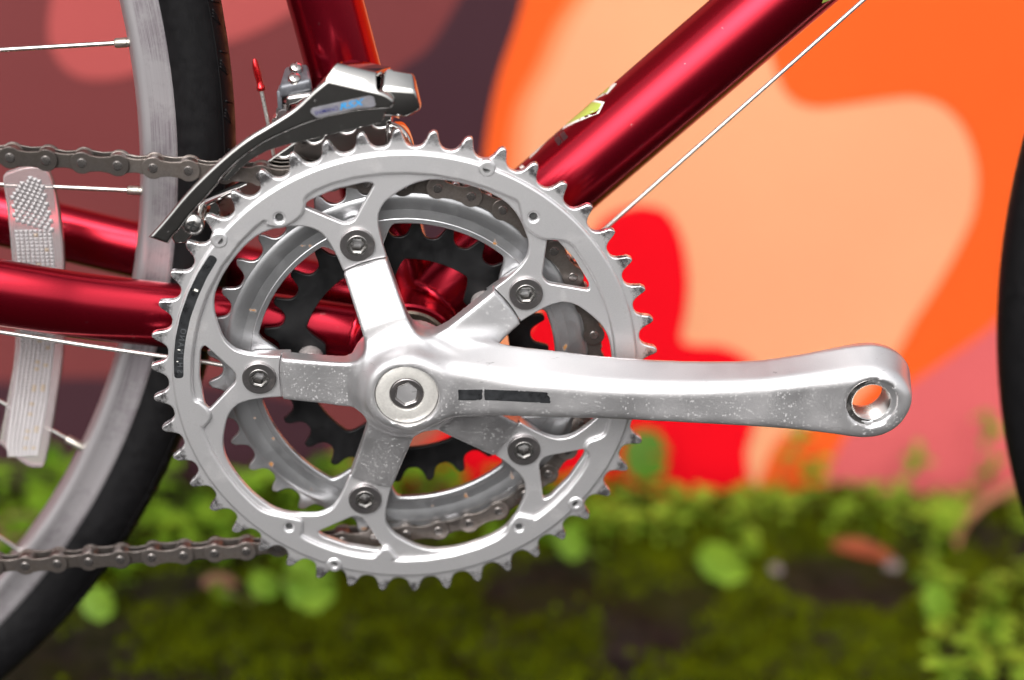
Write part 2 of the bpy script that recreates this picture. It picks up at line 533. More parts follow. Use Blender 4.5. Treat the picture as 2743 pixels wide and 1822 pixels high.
def bevel_solid(v, f, width, seg=2):
    bm = bmesh.new()
    vs_ = [bm.verts.new(tuple(p)) for p in np.asarray(v)]
    for q in f:
        bm.faces.new([vs_[i] for i in q])
    bmesh.ops.recalc_face_normals(bm, faces=bm.faces)
    bmesh.ops.bevel(bm, geom=bm.edges[:], offset=width, segments=seg, profile=0.5, affect='EDGES', clamp_overlap=True)
    bm.verts.index_update()
    out = np.array([tuple(p.co) for p in bm.verts]); fo = [[p.index for p in q.verts] for q in bm.faces]
    bm.free()
    return out, fo

def hexa(b, t, bevel=0.6, seg=2):
    """solid between two quads b and t (each four 3-D points, same order)"""
    v = list(b) + list(t)
    f = [[3, 2, 1, 0], [4, 5, 6, 7]] + [[i, (i + 1) % 4, 4 + (i + 1) % 4, 4 + i] for i in range(4)]
    return bevel_solid(v, f, bevel, seg) if bevel else (np.array(v, float), f)

def surface_nets(F, org, h):
    """smooth surface of the zero level of a sampled distance field"""
    s = F < 0
    nx, ny, nz = F.shape
    cnt = np.zeros((nx - 1, ny - 1, nz - 1), np.uint8)
    for dx in (0, 1):
        for dy in (0, 1):
            for dz in (0, 1):
                cnt += s[dx:nx - 1 + dx, dy:ny - 1 + dy, dz:nz - 1 + dz]
    act = (cnt > 0) & (cnt < 8)
    I = np.argwhere(act)
    idx = -np.ones(act.shape, np.int64)
    idx[act] = np.arange(len(I))
    corners = [(dx, dy, dz) for dx in (0, 1) for dy in (0, 1) for dz in (0, 1)]
    val = {c: F[I[:, 0] + c[0], I[:, 1] + c[1], I[:, 2] + c[2]] for c in corners}
    acc = np.zeros((len(I), 3)); num = np.zeros(len(I))
    for a in corners:
        for ax in range(3):
            if a[ax] == 0:
                b = list(a); b[ax] = 1; b = tuple(b)
                va, vb = val[a], val[b]
                m = (va < 0) != (vb < 0)
                t = np.where(m, va / np.where(m, va - vb, 1), 0)
                p = np.tile(np.array(a, float), (len(I), 1)); p[:, ax] += t
                acc[m] += p[m]; num[m] += 1
    V = (I + acc / num[:, None]) * h + np.array(org)
    Fq = []
    for ax in range(3):
        u, w = (ax + 1) % 3, (ax + 2) % 3
        sl0 = [slice(None)] * 3; sl1 = [slice(None)] * 3
        sl0[ax] = slice(0, -1); sl1[ax] = slice(1, None)
        ch = s[tuple(sl0)] != s[tuple(sl1)]
        E = np.argwhere(ch)
        ok = (E[:, u] > 0) & (E[:, w] > 0) & (E[:, u] < F.shape[u] - 1) & (E[:, w] < F.shape[w] - 1)
        E = E[ok]
        inside = s[E[:, 0], E[:, 1], E[:, 2]]
        q = []
        for du, dw in ((0, 0), (-1, 0), (-1, -1), (0, -1)):
            c = E.copy(); c[:, u] += du; c[:, w] += dw
            q.append(idx[c[:, 0], c[:, 1], c[:, 2]])
        q = np.stack(q, 1)
        q[~inside] = q[~inside][:, ::-1]
        Fq.append(q)
    return V, np.concatenate(Fq)

def text_mesh(body, size, shear=0.0, extrude=0.02, bold=0.0, spacing=1.0):
    cu = bpy.data.curves.new("tmp", 'FONT')
    cu.body = body; cu.size = size; cu.shear = shear; cu.extrude = extrude; cu.offset = bold; cu.space_character = spacing
    o = bpy.data.objects.new("tmp", cu); COL.objects.link(o)
    dg = bpy.context.evaluated_depsgraph_get()
    me = o.evaluated_get(dg).to_mesh()
    v = np.empty(len(me.vertices) * 3); me.vertices.foreach_get("co", v); v = v.reshape(-1, 3)
    f = [list(p.vertices) for p in me.polygons]
    o.evaluated_get(dg).to_mesh_clear()
    bpy.data.objects.remove(o); bpy.data.curves.remove(cu)
    return v, f

def polar(r, deg):
    return (r * math.cos(math.radians(deg)), r * math.sin(math.radians(deg)))

# ------------------------------------------------------------------ the setting (levelled frame, z = 0 on the ground)
def ground_h(x, y):
    return (3.5 * np.sin(x * 0.031 + 1.3) * np.cos(y * 0.037) + 2.5 * np.sin(x * 0.083 + y * 0.06) + 1.2 * np.sin(x * 0.21 - y * 0.17))

def build_ground():
    xs = np.unique(np.concatenate([np.linspace(-60000, -900, 12), np.linspace(-900, 1100, 180), np.linspace(1100, 60000, 12)]))
    ys = np.unique(np.concatenate([np.linspace(-60000, 0, 10), np.linspace(0, 520, 70), np.linspace(520, 60000, 10)]))
    X, Y = np.meshgrid(xs, ys, indexing='ij')
    fade = np.clip((Y - 60) / 80, 0, 1) * np.clip((900 - Y) / 300, 0, 1) * np.clip((1100 - np.abs(X - 100)) / 200, 0, 1)
    Z = ground_h(X, Y) * fade + rng.normal(0, 0.8, X.shape) * fade
    v = np.stack([X, Y, Z], -1).reshape(-1, 3)
    nx, ny = X.shape
    i = np.arange(nx * ny).reshape(nx, ny)
    f = np.stack([i[:-1, :-1], i[1:, :-1], i[1:, 1:], i[:-1, 1:]], -1).reshape(-1, 4)
    obj("ground", make_mesh("ground", v, f.tolist(), MT['soil'], 180), kind="structure", label="dark mossy soil strip at the foot of the wall")
build_ground()
v, f = box(-60000, 60000, -60000, 70, -40, 4)
obj("pavement", make_mesh("pavement", v, f, MT['asphalt']), kind="structure", label="dark asphalt the bicycle stands on")

# mural wall, running almost parallel to the bicycle
WALL_DIR = Vector((1, 0.045, 0)).normalized()
def wall_pt(x, z, off=0.0):
    return (x + 0.045 * off, 420 + 0.045 * x - off, z)
def wall_box(x0, x1, z0, z1, th):
    a = [wall_pt(x0, z0), wall_pt(x1, z0), wall_pt(x1, z1), wall_pt(x0, z1)]
    b = [wall_pt(x0, z0, -th), wall_pt(x1, z0, -th), wall_pt(x1, z1, -th), wall_pt(x0, z1, -th)]
    f = [[0, 1, 2, 3], [7, 6, 5, 4], [0, 4, 5, 1], [1, 5, 6, 2], [2, 6, 7, 3], [3, 7, 4, 0]]
    return a + b, f
PAINT = dict(
    mauve=(0.160, 0.037, 0.038), coral=(0.39, 0.076, 0.073), plum=(0.050, 0.020, 0.027), orange=(0.78, 0.102, 0.016),
    peach=(0.77, 0.330, 0.170), fade=(0.775, 0.18, 0.06), fade2=(0.775, 0.26, 0.115), pink=(0.60, 0.110, 0.115), red=(0.75, 0.002, 0.010), rust=(0.36, 0.10, 0.065))
v, f = wall_box(-6000, 7000, -60, 2600, 180)
wall = obj("mural_wall", make_mesh("mural_wall", v, f, paint("mural_mauve_paint", PAINT['mauve'], 0.10)),
           label="tall wall with a large painted mural in mauve, orange, peach and red behind the bicycle", cat="wall")
def patch(col, pts, off, lab, far=()):
    pts = spline(pts, 5, not far) + list(far)
    area = sum(pts[i - 1][0] * pts[i][1] - pts[i][0] * pts[i - 1][1] for i in range(len(pts)))
    if area < 0:
        pts = pts[::-1]
    pv, pf = plate([pts], -off, -off + 0.5, 0.1, 0)
    vv = np.array([wall_pt(x, z, -y) for x, y, z in pv])
    obj("painted_shape", make_mesh("painted_shape", vv, pf, paint("mural_%s_paint" % col, PAINT[col])), wall, label=lab)
patch('coral', [(-206, 345), (-213, 308), (-209, 289), (-197, 278), (-179, 277), (-158, 283), (-127, 296), (-107, 303), (-83, 314), (-58, 331), (-30, 355), (0, 380)], 0.6, "coral pink painted shape", [(40, 700), (-206, 700)])
patch('plum', [(79, 370), (73, 352), (66, 320), (58, 290), (55, 265), (53, 243), (40, 160), (-12, 160), (-16, 243), (-8, 285), (13, 304), (31, 335), (45, 360)], 0.9, "dark plum painted shape with a curved edge", [(60, 700), (130, 700)])
patch('plum', [(-500, 70), (-269, 74), (-226, 78), (-171, 79), (-129, 76), (-85, 70), (-50, 58), (-40, 30), (-38, -40)], 0.9, "dark plum painted shape low on the wall", [(-1200, -40), (-1200, 70)])
patch('orange', [(80, 370), (73, 352), (66, 320), (58, 290), (54, 265), (52, 243), (50, 211), (35, 154), (69, 140), (100, 180), (110, 266), (120, 321), (140, 370)], 1.2, "narrow orange painted band", [(200, 700), (120, 700)])
patch('fade', [(x + 0, z) for x, z in [(125, 430), (104, 354), (88, 321), (79, 296), (67, 266), (65, 220), (60, 149), (60, -40)]], 1.4, "sprayed fade from orange to peach", [(300, -40), (300, 700), (180, 700)])
patch('fade2', [(x + 6, z) for x, z in [(125, 430), (104, 354), (88, 321), (79, 296), (67, 266), (65, 220), (60, 149), (60, -40)]], 1.6, "sprayed fade from orange to peach", [(300, -40), (300, 700), (180, 700)])
patch('peach', [(x + 13, z) for x, z in [(125, 430), (104, 354), (88, 321), (79, 296), (67, 266), (65, 220), (60, 149), (60, -40)]], 1.8, "broad peach painted field", [(480, -40), (480, 700), (180, 700)])
patch('orange', [(222, 370), (222, 327), (231, 301), (243, 283), (259, 277), (278, 279), (306, 284), (326, 286), (346, 280), (363, 264), (375, 239), (378, 212), (373, 188), (363, 160), (350, 131), (339, 102), (311, 62), (267, 39), (255, -40)], 2.4, "large orange painted field with a lobed edge", [(3500, -40), (3500, 900), (230, 900)])
patch('pink', [(700, 420), (500, 250), (438, 180), (410, 134), (378, 104), (351, 81), (315, 45), (296, -40)], 3.0, "salmon pink painted shape low on the wall", [(1500, -40), (1500, 420)])
patch('rust', [(13, 15), (20, -40), (-39, -40), (-34, 14), (-11, 31), (17, 57), (62, 87), (70, 70), (40, 38)], 2.4, "rust brown painted sliver")
patch('red', [(129, 194), (134, 200), (145, 206), (159, 208), (173, 203), (184, 185), (191, 158), (192, 134), (191, 116), (201, 111), (216, 111), (231, 106), (245, 95), (250, 77), (250, 58), (246, 31), (240, -40), (3, -40), (13, 15), (29, 38), (63, 74), (78, 106), (106, 156)], 3.6, "pure red painted double lobe")

# ------------------------------------------------------------------ bicycle root
bike = bpy.data.objects.new("bicycle", None)
COL.objects.link(bike)
bike.location = BASE * MM
bike.rotation_euler = (0, -TILT, 0)
bike["label"] = "candy red road bicycle standing before the mural, silver triple crank without pedal facing the viewer"
bike["category"] = "bicycle"
def part(name, vf, mat, parent=bike, angle=35, **k):
    return obj(name, make_mesh(name, vf[0], vf[1] if isinstance(vf[1], list) else vf[1].tolist(), MT[mat] if isinstance(mat, str) else mat, angle, caps=angle < 45), parent, **k)
def group_part(name, **k):
    return obj(name, None, bike, **k)

# ---- frame tubes (bottom bracket centre is the origin, Y = 48 is the bike's middle plane)
YC = 48
dt_dir = Vector((0.7485, 0, 0.6631))
dt_o = Vector((-0.664 * 2.8, YC, 0.748 * 2.8))
DT_R = 16.3
dt = part("down_tube", sweep([dt_o + dt_dir * t for t in np.linspace(8, 560, 30)], DT_R, 56), 'frame', angle=60)
st = part("seat_tube", sweep([Vector((2.5 - 0.2224 * z, YC, z)) for z in np.linspace(6, 520, 30)], 14.3, 48), 'frame', angle=60)
near = spline([(2, 32, -3), (-45, 30.5, 7.0), (-91, 25, 15.8), (-124, 20, 22.8), (-154, 15, 31.0), (-260, 3, 58), (-400, -12, 92)], 8)
part("chainstay", sweep(near, [13.4] * len(near), 40, oval=(0.66, 1.0)), 'frame', angle=60, label="near chainstay")
far = spline([(2, 69, -1), (-45, 73, 9), (-112, 80, 23.5), (-167, 86, 36.5), (-260, 93, 58), (-400, 108, 92)], 8)
part("chainstay", sweep(far, [12.2] * len(far), 40, oval=(0.7, 1.0)), 'frame', angle=60, label="far chainstay")
bb = part("bottom_bracket_shell", lathe([(17, 17), (20.6, 17), (21.4, 17.8), (21.4, 79.4), (20.8, 80), (17, 80)], n=64), 'frame', angle=40)
def weld_bead(p_of, n, r):
    pts = [p_of(a) for a in np.linspace(0, 2 * PI, n)]
    rr = [r * (0.75 + 0.35 * (k % 2) + random.uniform(-0.1, 0.1)) for k in range(n)]
    return sweep(pts, rr, 8, cap=False)
def bead_down(a):
    side, y = DT_R * math.cos(a), YC + DT_R * math.sin(a)
    R2 = 21.4
    along = math.sqrt(max(R2 * R2 - side * side, 60)) + 0.6
    return dt_o + dt_dir * along + Vector((-0.6631, 0, 0.7485)) * side + Vector((0, y - YC, 0))
part("weld_bead", weld_bead(bead_down, 60, 1.9), 'frame', bb, angle=180)
def bead_stay(a):
    z = -1 + 13.6 * math.cos(a); y = 32 + 9.2 * math.sin(a)
    return Vector((-math.sqrt(max(20.8 ** 2 - z * z, 40)) - 0.6, y, z + 2.5))
part("weld_bead", weld_bead(bead_stay, 44, 1.8), 'frame', bb, angle=180)
part("bearing_cup", lathe([(14.6, 22), (14.6, 16.6), (15.2, 15.8), (18.2, 15.8), (19.0, 16.6), (19.0, 19)], n=64), 'cup', bb)
part("spindle", lathe([(0.01, -2), (8.2, -2), (8.2, 20), (15.5, 20.2), (15.5, 22)], n=40), 'black', bb)

# decals on the down tube: patches wrapped on the tube, given by length along the axis and angle round it
def tube_patch(poly, lift, name, mat):
    """poly given as (length along the tube, degrees round it; 0 faces the viewer, 90 faces up)"""
    side = Vector((-0.6631, 0, 0.7485))
    pts = []
    for k in range(len(poly)):
        a, b = np.array(poly[k - 1], float), np.array(poly[k], float)
        n = max(1, int(abs(b[1] - a[1]) / 6))
        pts += [a + (b - a) * t / n for t in range(n)]
    c = np.mean(np.array(poly, float), 0)
    rings = [[c + (p - c) * q for p in pts] for q in (1.0, 0.66, 0.33)]
    V = []
    for p in [p for r_ in rings for p in r_] + [c]:
        t = math.radians(p[1])
        V.append(tuple(dt_o + dt_dir * p[0] + side * ((DT_R + lift) * math.sin(t)) - Vector((0, (DT_R + lift) * math.cos(t), 0))))
    n = len(pts); F = []
    for r_ in (0, 1):
        F += [[r_ * n + k, r_ * n + (k + 1) % n, (r_ + 1) * n + (k + 1) % n, (r_ + 1) * n + k] for k in range(n)]
    F += [[2 * n + k, 2 * n + (k + 1) % n, 3 * n] for k in range(n)]
    return part(name, (np.array(V), F), mat, dt, angle=180)
def shrink(poly, k):
    c = np.mean(np.array(poly), 0)
    return [tuple(c + (np.array(p) - c) * k) for p in poly]
tube_patch([(101.6, 90), (103.5, 118), (111, 128), (117, 124), (119.5, 86), (121.7, 68.3), (117.4, 58.5), (110.7, 70.7)], 0.06, "decal", 'white')
tube_patch([(103.4, 94), (105, 113), (111, 121), (115.6, 116), (118.6, 84), (120.5, 69.5), (117.4, 64), (111.1, 76)], 0.13, "decal", 'green')
tube_patch([(117.6, 112), (120, 128), (126, 122), (128.6, 97), (129.6, 85), (124.4, 79), (119.7, 95)], 0.06, "decal", 'white')
tube_patch([(119.6, 110), (121, 118), (125.2, 114), (126.7, 93), (124.4, 85), (121, 96)], 0.13, "decal", 'green')
tube_patch([(84.3, 88), (85.5, 112), (94, 128), (97.5, 116), (92.1, 96), (87.8, 88.6)], 0.06, "decal", 'white')
tube_patch([(79.0, 89), (80.6, 88), (81.2, 76.8), (79.4, 78.0)], 0.06, "decal", 'white')
tube_patch([(207.9, -34.4), (210, -28), (216, -32), (214, -50), (210, -39)], 0.06, "decal", 'green')
for i in range(2):
    for j in range(2):
        s0, a0 = 97.2 + i * 2.7, 62.5 + j * 24
        tube_patch([(s0, a0), (s0 + 2.35, a0 + 0.5), (s0 + 2.1, a0 + 21), (s0 - 0.2, a0 + 21)], 0.06, "decal", 'darkdecal')

# cables under the frame
part("gear_cable", sweep([(-10, 33, -38), (79.0, 38, 42.6), (178.1, 38, 134.7), (480, 38, 415)], 0.85, 12), 'cable', label="thin cable running beside the down tube")
part("gear_cable", sweep([(10, 14, -19), (-77, 14, 0.2), (-93.6, 14, 3.2), (-123, 14, 8.7), (-155.2, 14, 15.3), (-330, 10, 50)], 0.9, 12), 'cable', label="thin cable running under the chainstay")

# ---- wheels
def tyre_profile(hw, r0, r1):
    pr = []
    for k in range(33):
        t = k / 32
        ang = PI * (1.24 - 1.48 * t)
        rc = r1 - 13.2
        pr.append((rc + 13.2 * math.sin(ang), YC + hw * math.cos(ang)))
    return pr
def wheel(cx, cz, label):
    w = group_part("wheel", label=label)
    pr = tyre_profile(12.6, 320, 342)
    tread = part("tyre", lathe(pr, cx, cz, 240), 'rubber', w, angle=60)
    rim_pr = [(321.5, YC - 9.0), (321.8, YC - 10.0), (320.6, YC - 10.6), (319.6, YC - 10.2), (312.2, YC - 9.9), (311.2, YC - 10.1), (309.4, YC - 9.8), (308.3, YC - 8.6),
              (306.5, YC - 4), (306.0, YC), (306.5, YC + 4), (308.3, YC + 8.6), (309.4, YC + 9.8), (311.2, YC + 10.1), (319.6, YC + 10.2), (320.6, YC + 10.6), (321.8, YC + 10), (321.5, YC + 9)]
    rim_pr = [(r - 1.1, y) for r, y in rim_pr]
    part("rim", lathe(rim_pr, cx, cz, 240), 'rim', w, angle=50)
    return w, tread
rw, rtyre = wheel(WX, WZ, "rear wheel")
fw, _ = wheel(589.0, 27.5, "front wheel")
def spoke(a, b, nip):
    a, b = Vector(a), Vector(b)
    d = (b - a).normalized()
    part("spoke", sweep([a - d * 150, b], 0.95, 12), 'spoke', rw, angle=60)
    part("spoke_nipple", sweep([b - d * nip, b - d * (nip - 0.7), b - d * 2.4, b - d * 2.2, b + d * 2], [1.5, 1.9, 1.9, 1.7, 1.7], 10), 'nipple', rw, angle=40)
spoke((-149.2, 43, 117.7), (-99.6, 43, 120.0), 7)
spoke((-155.6, 43, 65.1), (-100.4, 43, 61.3), 6.6)
spoke((-166.7, 43, -27.5), (-133.6, 43, -51.0), 10)
spoke((-180, 43, -86), (-160.5, 43, -103.6), 9)

# tyre sipes: shallow curved ridges near the tread shoulder
def sipes():
    out = []
    hw, rc = 12.6, 342 - 13.2
    def onto(ang, t):      # t: angle round the section, ang: angle round the wheel
        r = rc + 13.25 * math.sin(t); y = YC + 12.65 * math.cos(t)
        return (WX + r * math.cos(ang), y, WZ + r * math.sin(ang))
    for k in range(-26, 30):
        base = k * math.radians(1.62) + math.radians(2.2)
        for dx, a0, a1 in ((0.0, 2.28, 1.98), (0.0035, 2.26, 2.02), (0.007, 2.22, 2.05)):
            if k % 2 == 0:
                pts = [onto(base + dx + (1 - t) * 0.012, a0 + (a1 - a0) * t) for t in np.linspace(0, 1, 5)]
                out.append(sweep(pts, 0.42, 6))
        if k % 2:
            pts = [onto(base - t * 0.006, 2.20 - 0.42 * t) for t in np.linspace(0, 1, 5)]
            out.append(sweep(pts, 0.48, 6))
    pts = [onto(a, 2.33) for a in np.linspace(-0.75, 0.75, 140)]
    out.append(sweep(pts, 0.32, 6))
    return join(out)
part("tread_pattern", sipes(), 'rubber', rtyre, angle=180, kind="stuff")

# reflector clipped to the spokes
REF = [(-153.5, 69.1), (-150.5, 70.6), (-142.1, 72.6), (-136.0, 69.4), (-134.0, 52.0), (-134.3, 32.3), (-138.2, -2.8), (-143.3, -25.7), (-151.0, -54.6), (-154.9, -57.8),
       (-160.0, -56.2), (-168.3, -47.0), (-168.4, -43.5), (-163.3, -26.0), (-157.5, -2.3), (-154.5, 34.6), (-153.9, 56.9), (-154.1, 66)]
refl = part("wheel_reflector", plate([rounded(spline(REF, 3, True), 1.0, 2)], 41.5, 46.0, 0.9, 2), 'lens', rw)
def edge_x(z):
    L = [(70, -152.0), (57, -153.9), (34.6, -154.5), (-2.3, -157.5), (-26, -163.3), (-47, -168.3)]
    Rr = [(70, -136.3), (52, -134.0), (32, -134.3), (-2.8, -138.2), (-25.7, -143.3), (-54.6, -151.0)]
    f = lambda T: float(np.interp(z, [t[0] for t in T[::-1]], [t[1] for t in T[::-1]]))
    return f(L), f(Rr)
def prism(x, z, s, y0, h):
    v = [(x - s, y0, z - s), (x + s, y0, z - s), (x + s, y0, z + s), (x - s, y0, z + s), (x, y0 - h, z)]
    return np.array(v), [[0, 1, 4], [1, 2, 4], [2, 3, 4], [3, 0, 4], [3, 2, 1, 0]]
cells, ambers = [], []
z = 67.0; row = 0
while z > -53:
    a, b = edge_x(z)
    a += 2.2; b -= 3.4
    if z > 46:
        n = 7
        for i in range(n):
            t = (i + 0.5 * (row % 2)) / n
            zz = z + (t - 0.5) * -5.0 + 1.0
            if zz > 69 - 1.2 * abs(t * n - 4.6):
                continue
            cells.append(prism(a + (b - a) * (t + 0.06), zz, 1.02, 41.5, 0.85))
        z -= 1.75
    else:
        n = 8
        for i in range(n):
            x = a + (b - a) * (i + 0.5) / n
            p = prism(x, z, 0.80, 41.5, 0.7)
            (ambers if i in (4, 6) and random.random() < 0.25 else cells).append(p)
        z -= 1.55
    row += 1
part("reflector_prisms", join(cells), 'prism', rw, angle=20, kind="stuff")
part("reflector_prisms", join(ambers), 'amber', rw, angle=20, kind="stuff", label="amber tinted prism columns")

# ---- outer chainring
BOLTS = [107.5, 35.5, -36.5, -108.5, 179.5]
def toothed(N, rt, rr, ph, worn=0.0, tipw=1.0, lean=0.25):
    h = PI * rr / N
    out = []
    for k in range(N):
        a = math.radians(ph) - 2 * PI * k / N
        j = random.uniform(-worn, worn)
        le = lean * random.uniform(0.4, 1.6)
        prof = [(-h, 0.0), (-h * 0.78, 0.02), (-h * 0.58, 0.12), (-h * 0.43, 0.31), (-h * 0.325, 0.56), (-h * 0.235, 0.82), (-tipw * 0.75 + le, 0.97), (-tipw * 0.3 + le, 1.0),
                (tipw * 0.3 + le, 1.0), (tipw * 0.75 + le, 0.96), (h * 0.25, 0.80), (h * 0.335, 0.54), (h * 0.44, 0.29), (h * 0.59, 0.11), (h * 0.79, 0.015)]
        for s, q_ in prof:
            r = rr + (rt + j - rr) * q_
            t = a - s / rr
            out.append((r * math.cos(t), r * math.sin(t)))
    return out
LOBE = [(48.45, 10.2), (54.5, 9.35), (60.5, 9.2), (64.0, 9.6), (66.4, 10.3), (69.9, 12.5), (72.6, 15.6), (75.7, 19.7), (77.5, 22.8), (78.7, 26.2), (79.2, 31.0), (79.3, 36.0)]
def lobe_loop():
    out = []
    for phi in sorted(BOLTS):
        seg = [polar(48.45, phi + d) for d in np.linspace(-10.2, 10.2, 9)]
        L = [polar(r, phi + d) for r, d in LOBE] + [polar(r, phi + 72 - d) for r, d in LOBE[::-1][1:]]
        out += seg[:-1] + spline(L, 3)[:-1]
    return out
def tri_loop(phi):
    P = [(65.0, -1.6), (65.0, 1.6), (77.2, 10.2), (78.4, 8.4), (78.7, 0), (78.4, -8.4), (77.2, -10.2)]
    return rounded([polar(r, phi + d) for r, d in P], 1.8, 4)
STEP = [(6, 80), (17, 80.3), (34, 80.7), (40, 81), (43, 78.6), (46, 75.2), (49.6, 74.0), (53.4, 74.6), (57, 79), (59, 81), (64, 80.7), (88, 80.6), (112.8, 81), (116.8, 77.6), (119, 75.2), (122.5, 74.4),
        (126.5, 75.4), (129, 79.4), (131, 81.3), (161, 80.7), (175, 80.9), (184.5, 81.3), (186.3, 79.4), (189, 77), (192, 77), (194.3, 80.6), (197, 81.3), (220, 81.3), (225, 80.5), (229, 78.0), (233, 75.6), (235.5, 75.4),
        (237.4, 79.6), (239.5, 81.3), (257, 81), (259.8, 79), (261.4, 76.2), (263.5, 76.3), (266.2, 80.4), (269, 81), (295, 80.4), (300.5, 77), (304.5, 75.4), (307.6, 79.8), (310, 81), (330.5, 80.4), (334, 76.5), (337, 76.7), (340, 80.8), (344, 81.1)]
def step_loop():
    return [polar(r, a) for a, r in spline([(a, r) for a, r in STEP] + [(366, 80)], 4)[:-1]]
HOLES = [(124.7, 78.9), (52.6, 79.6), (-57.4, 80.3), (-126.8, 80.4)]
BOSS = [(139.8, 88.0), (69.2, 88.0), (-41.2, 87.6), (-110.7, 87.8)]
PH = 145.37
holes = [circle(*polar(56.1, p), 4.7, 28) for p in BOLTS] + [circle(*polar(r, a), 1.5, 16) for a, r in HOLES + BOSS]
base_pl = plate([toothed(46, 96.9, 90.4, PH, 0.25), lobe_loop()] + [tri_loop(p) for p in BOLTS] + holes, -1.6, 1.5, 0.55, 2)
band = plate([[polar(88.9, a) for a in np.linspace(0, 360, 240)[:-1]], step_loop()] + [circle(*polar(r, a), 1.5, 16) for a, r in HOLES + BOSS], -3.3, 0.5, 1.1, 4)
bosses = [lathe([(1.5, 0), (1.5, -3.75), (2.6, -3.75), (3.1, -3.4), (3.3, -2.6), (3.3, 0)], *polar(r, a), 24) for a, r in BOSS]
ring = part("chainring", join([base_pl, band] + bosses), 'ring', angle=32, label="large silver outer chainring with webbed tabs")
pin_me = make_mesh("shift_pin", *lathe([(0.01, -0.6), (1.25, -0.6), (1.45, -0.4), (1.45, 2.2)], n=18), MT['pinhole'])
for a, r in HOLES + BOSS:
    x, z = polar(r, a)
    obj("shift_pin", pin_me, ring, loc=(x, -1.7 if (a, r) in BOSS else -1.3, z))
# chainring bolts: flanged heads with an open hex socket
hexl = circle(0, 0, 3.05, 6, math.radians(30))
head = plate([circle(0, 0, 6.45, 48), rounded(hexl, 0.25, 2)], -3.15, -1.2, 0.35, 2)
cone = plate([circle(0, 0, 3.9, 40), rounded(hexl, 0.25, 2)], -3.32, -3.0, 0.15, 1)
shank = plate([circle(0, 0, 4.6, 32), rounded(circle(0, 0, 2.9, 6, math.radians(30)), 0.2, 2)], -1.2, 7.5, 0.1, 0)
bolt_me = make_mesh("chainring_bolt", *join([head, shank]), MT['darksteel'])
sock_me = make_mesh("hex_socket", *join([cone, plate([circle(0, 0, 3.04, 32), rounded(circle(0, 0, 2.62, 6, math.radians(30)), 0.2, 2)], -2.9, 6.0, 0.25, 1)]), MT['steel'])
for i, p in enumerate(BOLTS):
    x, z = polar(56.1, p)
    b = obj("chainring_bolt", bolt_me, ring, loc=(x, 0, z), roty=random.uniform(0, 1))
    s_ = obj("hex_socket", sock_me, ring, loc=(x, 0, z), roty=b.rotation_euler[1])

# worn black strip with rubbed lettering on the left of the ring
def arc_strip(r0, r1, a0, a1, rough=0.0, n=60):
    A = np.linspace(a0, a1, n)
    out = [polar(r1 + random.uniform(-rough, rough), a) for a in A] + [polar(r0 + random.uniform(-rough, rough), a) for a in A[::-1]]
    return rounded(out, 0.8, 2) if not rough else out
strip = part("black_strip", plate([rounded([polar(r, a) for r, a in [(87.6, 144), (87.8, 150), (87.9, 156), (88.0, 162), (88.1, 168), (88.1, 173), (88.0, 178.9), (84.5, 178.9), (84.4, 173), (84.3, 168), (84.2, 162), (84.0, 156), (84.1, 150), (84.2, 144)]], 1.4, 4)], -3.36, -3.2, 0.03, 0), 'strip', ring)
LET = []
for i, ch in enumerate("SHIMANO"):
    tv, tf = text_mesh(ch, 2.9, 0, 0.012, 0.04)
    a = 177.0 - i * 1.85
    w = tv[:, 0].mean()
    # letters run upward along the strip, tops facing outward-left
    rr = 87.2 - tv[:, 1] * 1.05 - 0.55
    aa = np.radians(a - (tv[:, 0] - w) / 86 * 57.3)
    LET.append((np.stack([rr * np.cos(aa), -3.37 - tv[:, 2] * 0.3, rr * np.sin(aa)], 1), tf))
part("lettering", join(LET), 'stripletter', ring, angle=180)
for a, r, w, h in ((154.2, 85.6, 0.9, 1.5), (171.1, 86.3, 0.35, 1.0), (174.3, 86.6, 0.35, 0.6)):
    A = w / 2 / 86 * 57.3
    part("white_print", plate([[polar(r - h / 2, a - A), polar(r + h / 2, a - A), polar(r + h / 2, a + A), polar(r - h / 2, a + A)]], -3.40, -3.3, 0.02, 0), 'white', ring)

# ---- middle and inner chainrings
def tab_ring(r_in, r_tab, d1, d2, phis):
    """inner loop of a ring with rounded tabs reaching in to the bolts"""
    out = []
    for a in np.linspace(0, 360, 361)[:-1]:
        d = min(abs((a - p + 180) % 360 - 180) for p in phis)
        t = min(1.0, max(0.0, (d2 - d) / (d2 - d1)))
        t = t * t * (3 - 2 * t)
        cap = math.sqrt(max(0.0, 1 - (d / d2) ** 2))
        out.append(polar(r_in - (r_in - r_tab) * t * (0.75 + 0.25 * cap), a))
    return out
mid_pl = plate([toothed(36, 76.6, 70.8, 144.6, 0.3, 0.9), tab_ring(58.0, 49.0, 7.5, 14.5, BOLTS)] + [circle(*polar(56.1, p), 4.8, 24) for p in BOLTS], 7.2, 9.6, 0.5, 2)
mid_rim = plate([[polar(60.4, a) for a in np.linspace(0, 360, 180)[:-1]], tab_ring(58.2, 49.2, 7.3, 14.3, BOLTS)], 7.0, 8.5, 0.45, 2)
mid_dish = lathe([(70.3, 8.5), (70.1, 7.25), (69.2, 6.85), (68.0, 6.75), (66.0, 6.85), (63.5, 7.25), (61.2, 7.7), (59.4, 8.5)], n=180)
part("chainring", join([mid_pl, mid_rim, mid_dish]), 'midring', angle=40, label="grey middle chainring with rust spots")
part("chainring", plate([toothed(26, 56.2, 49.6, 140.2, 0.15, 1.3), tab_ring(40.6, 31.5, 8.5, 19.0, BOLTS)] + [circle(*polar(37.5, p), 2.6, 20) for p in BOLTS], 16.2, 18.4, 0.4, 2), 'blackring', angle=35, label="small black inner chainring")
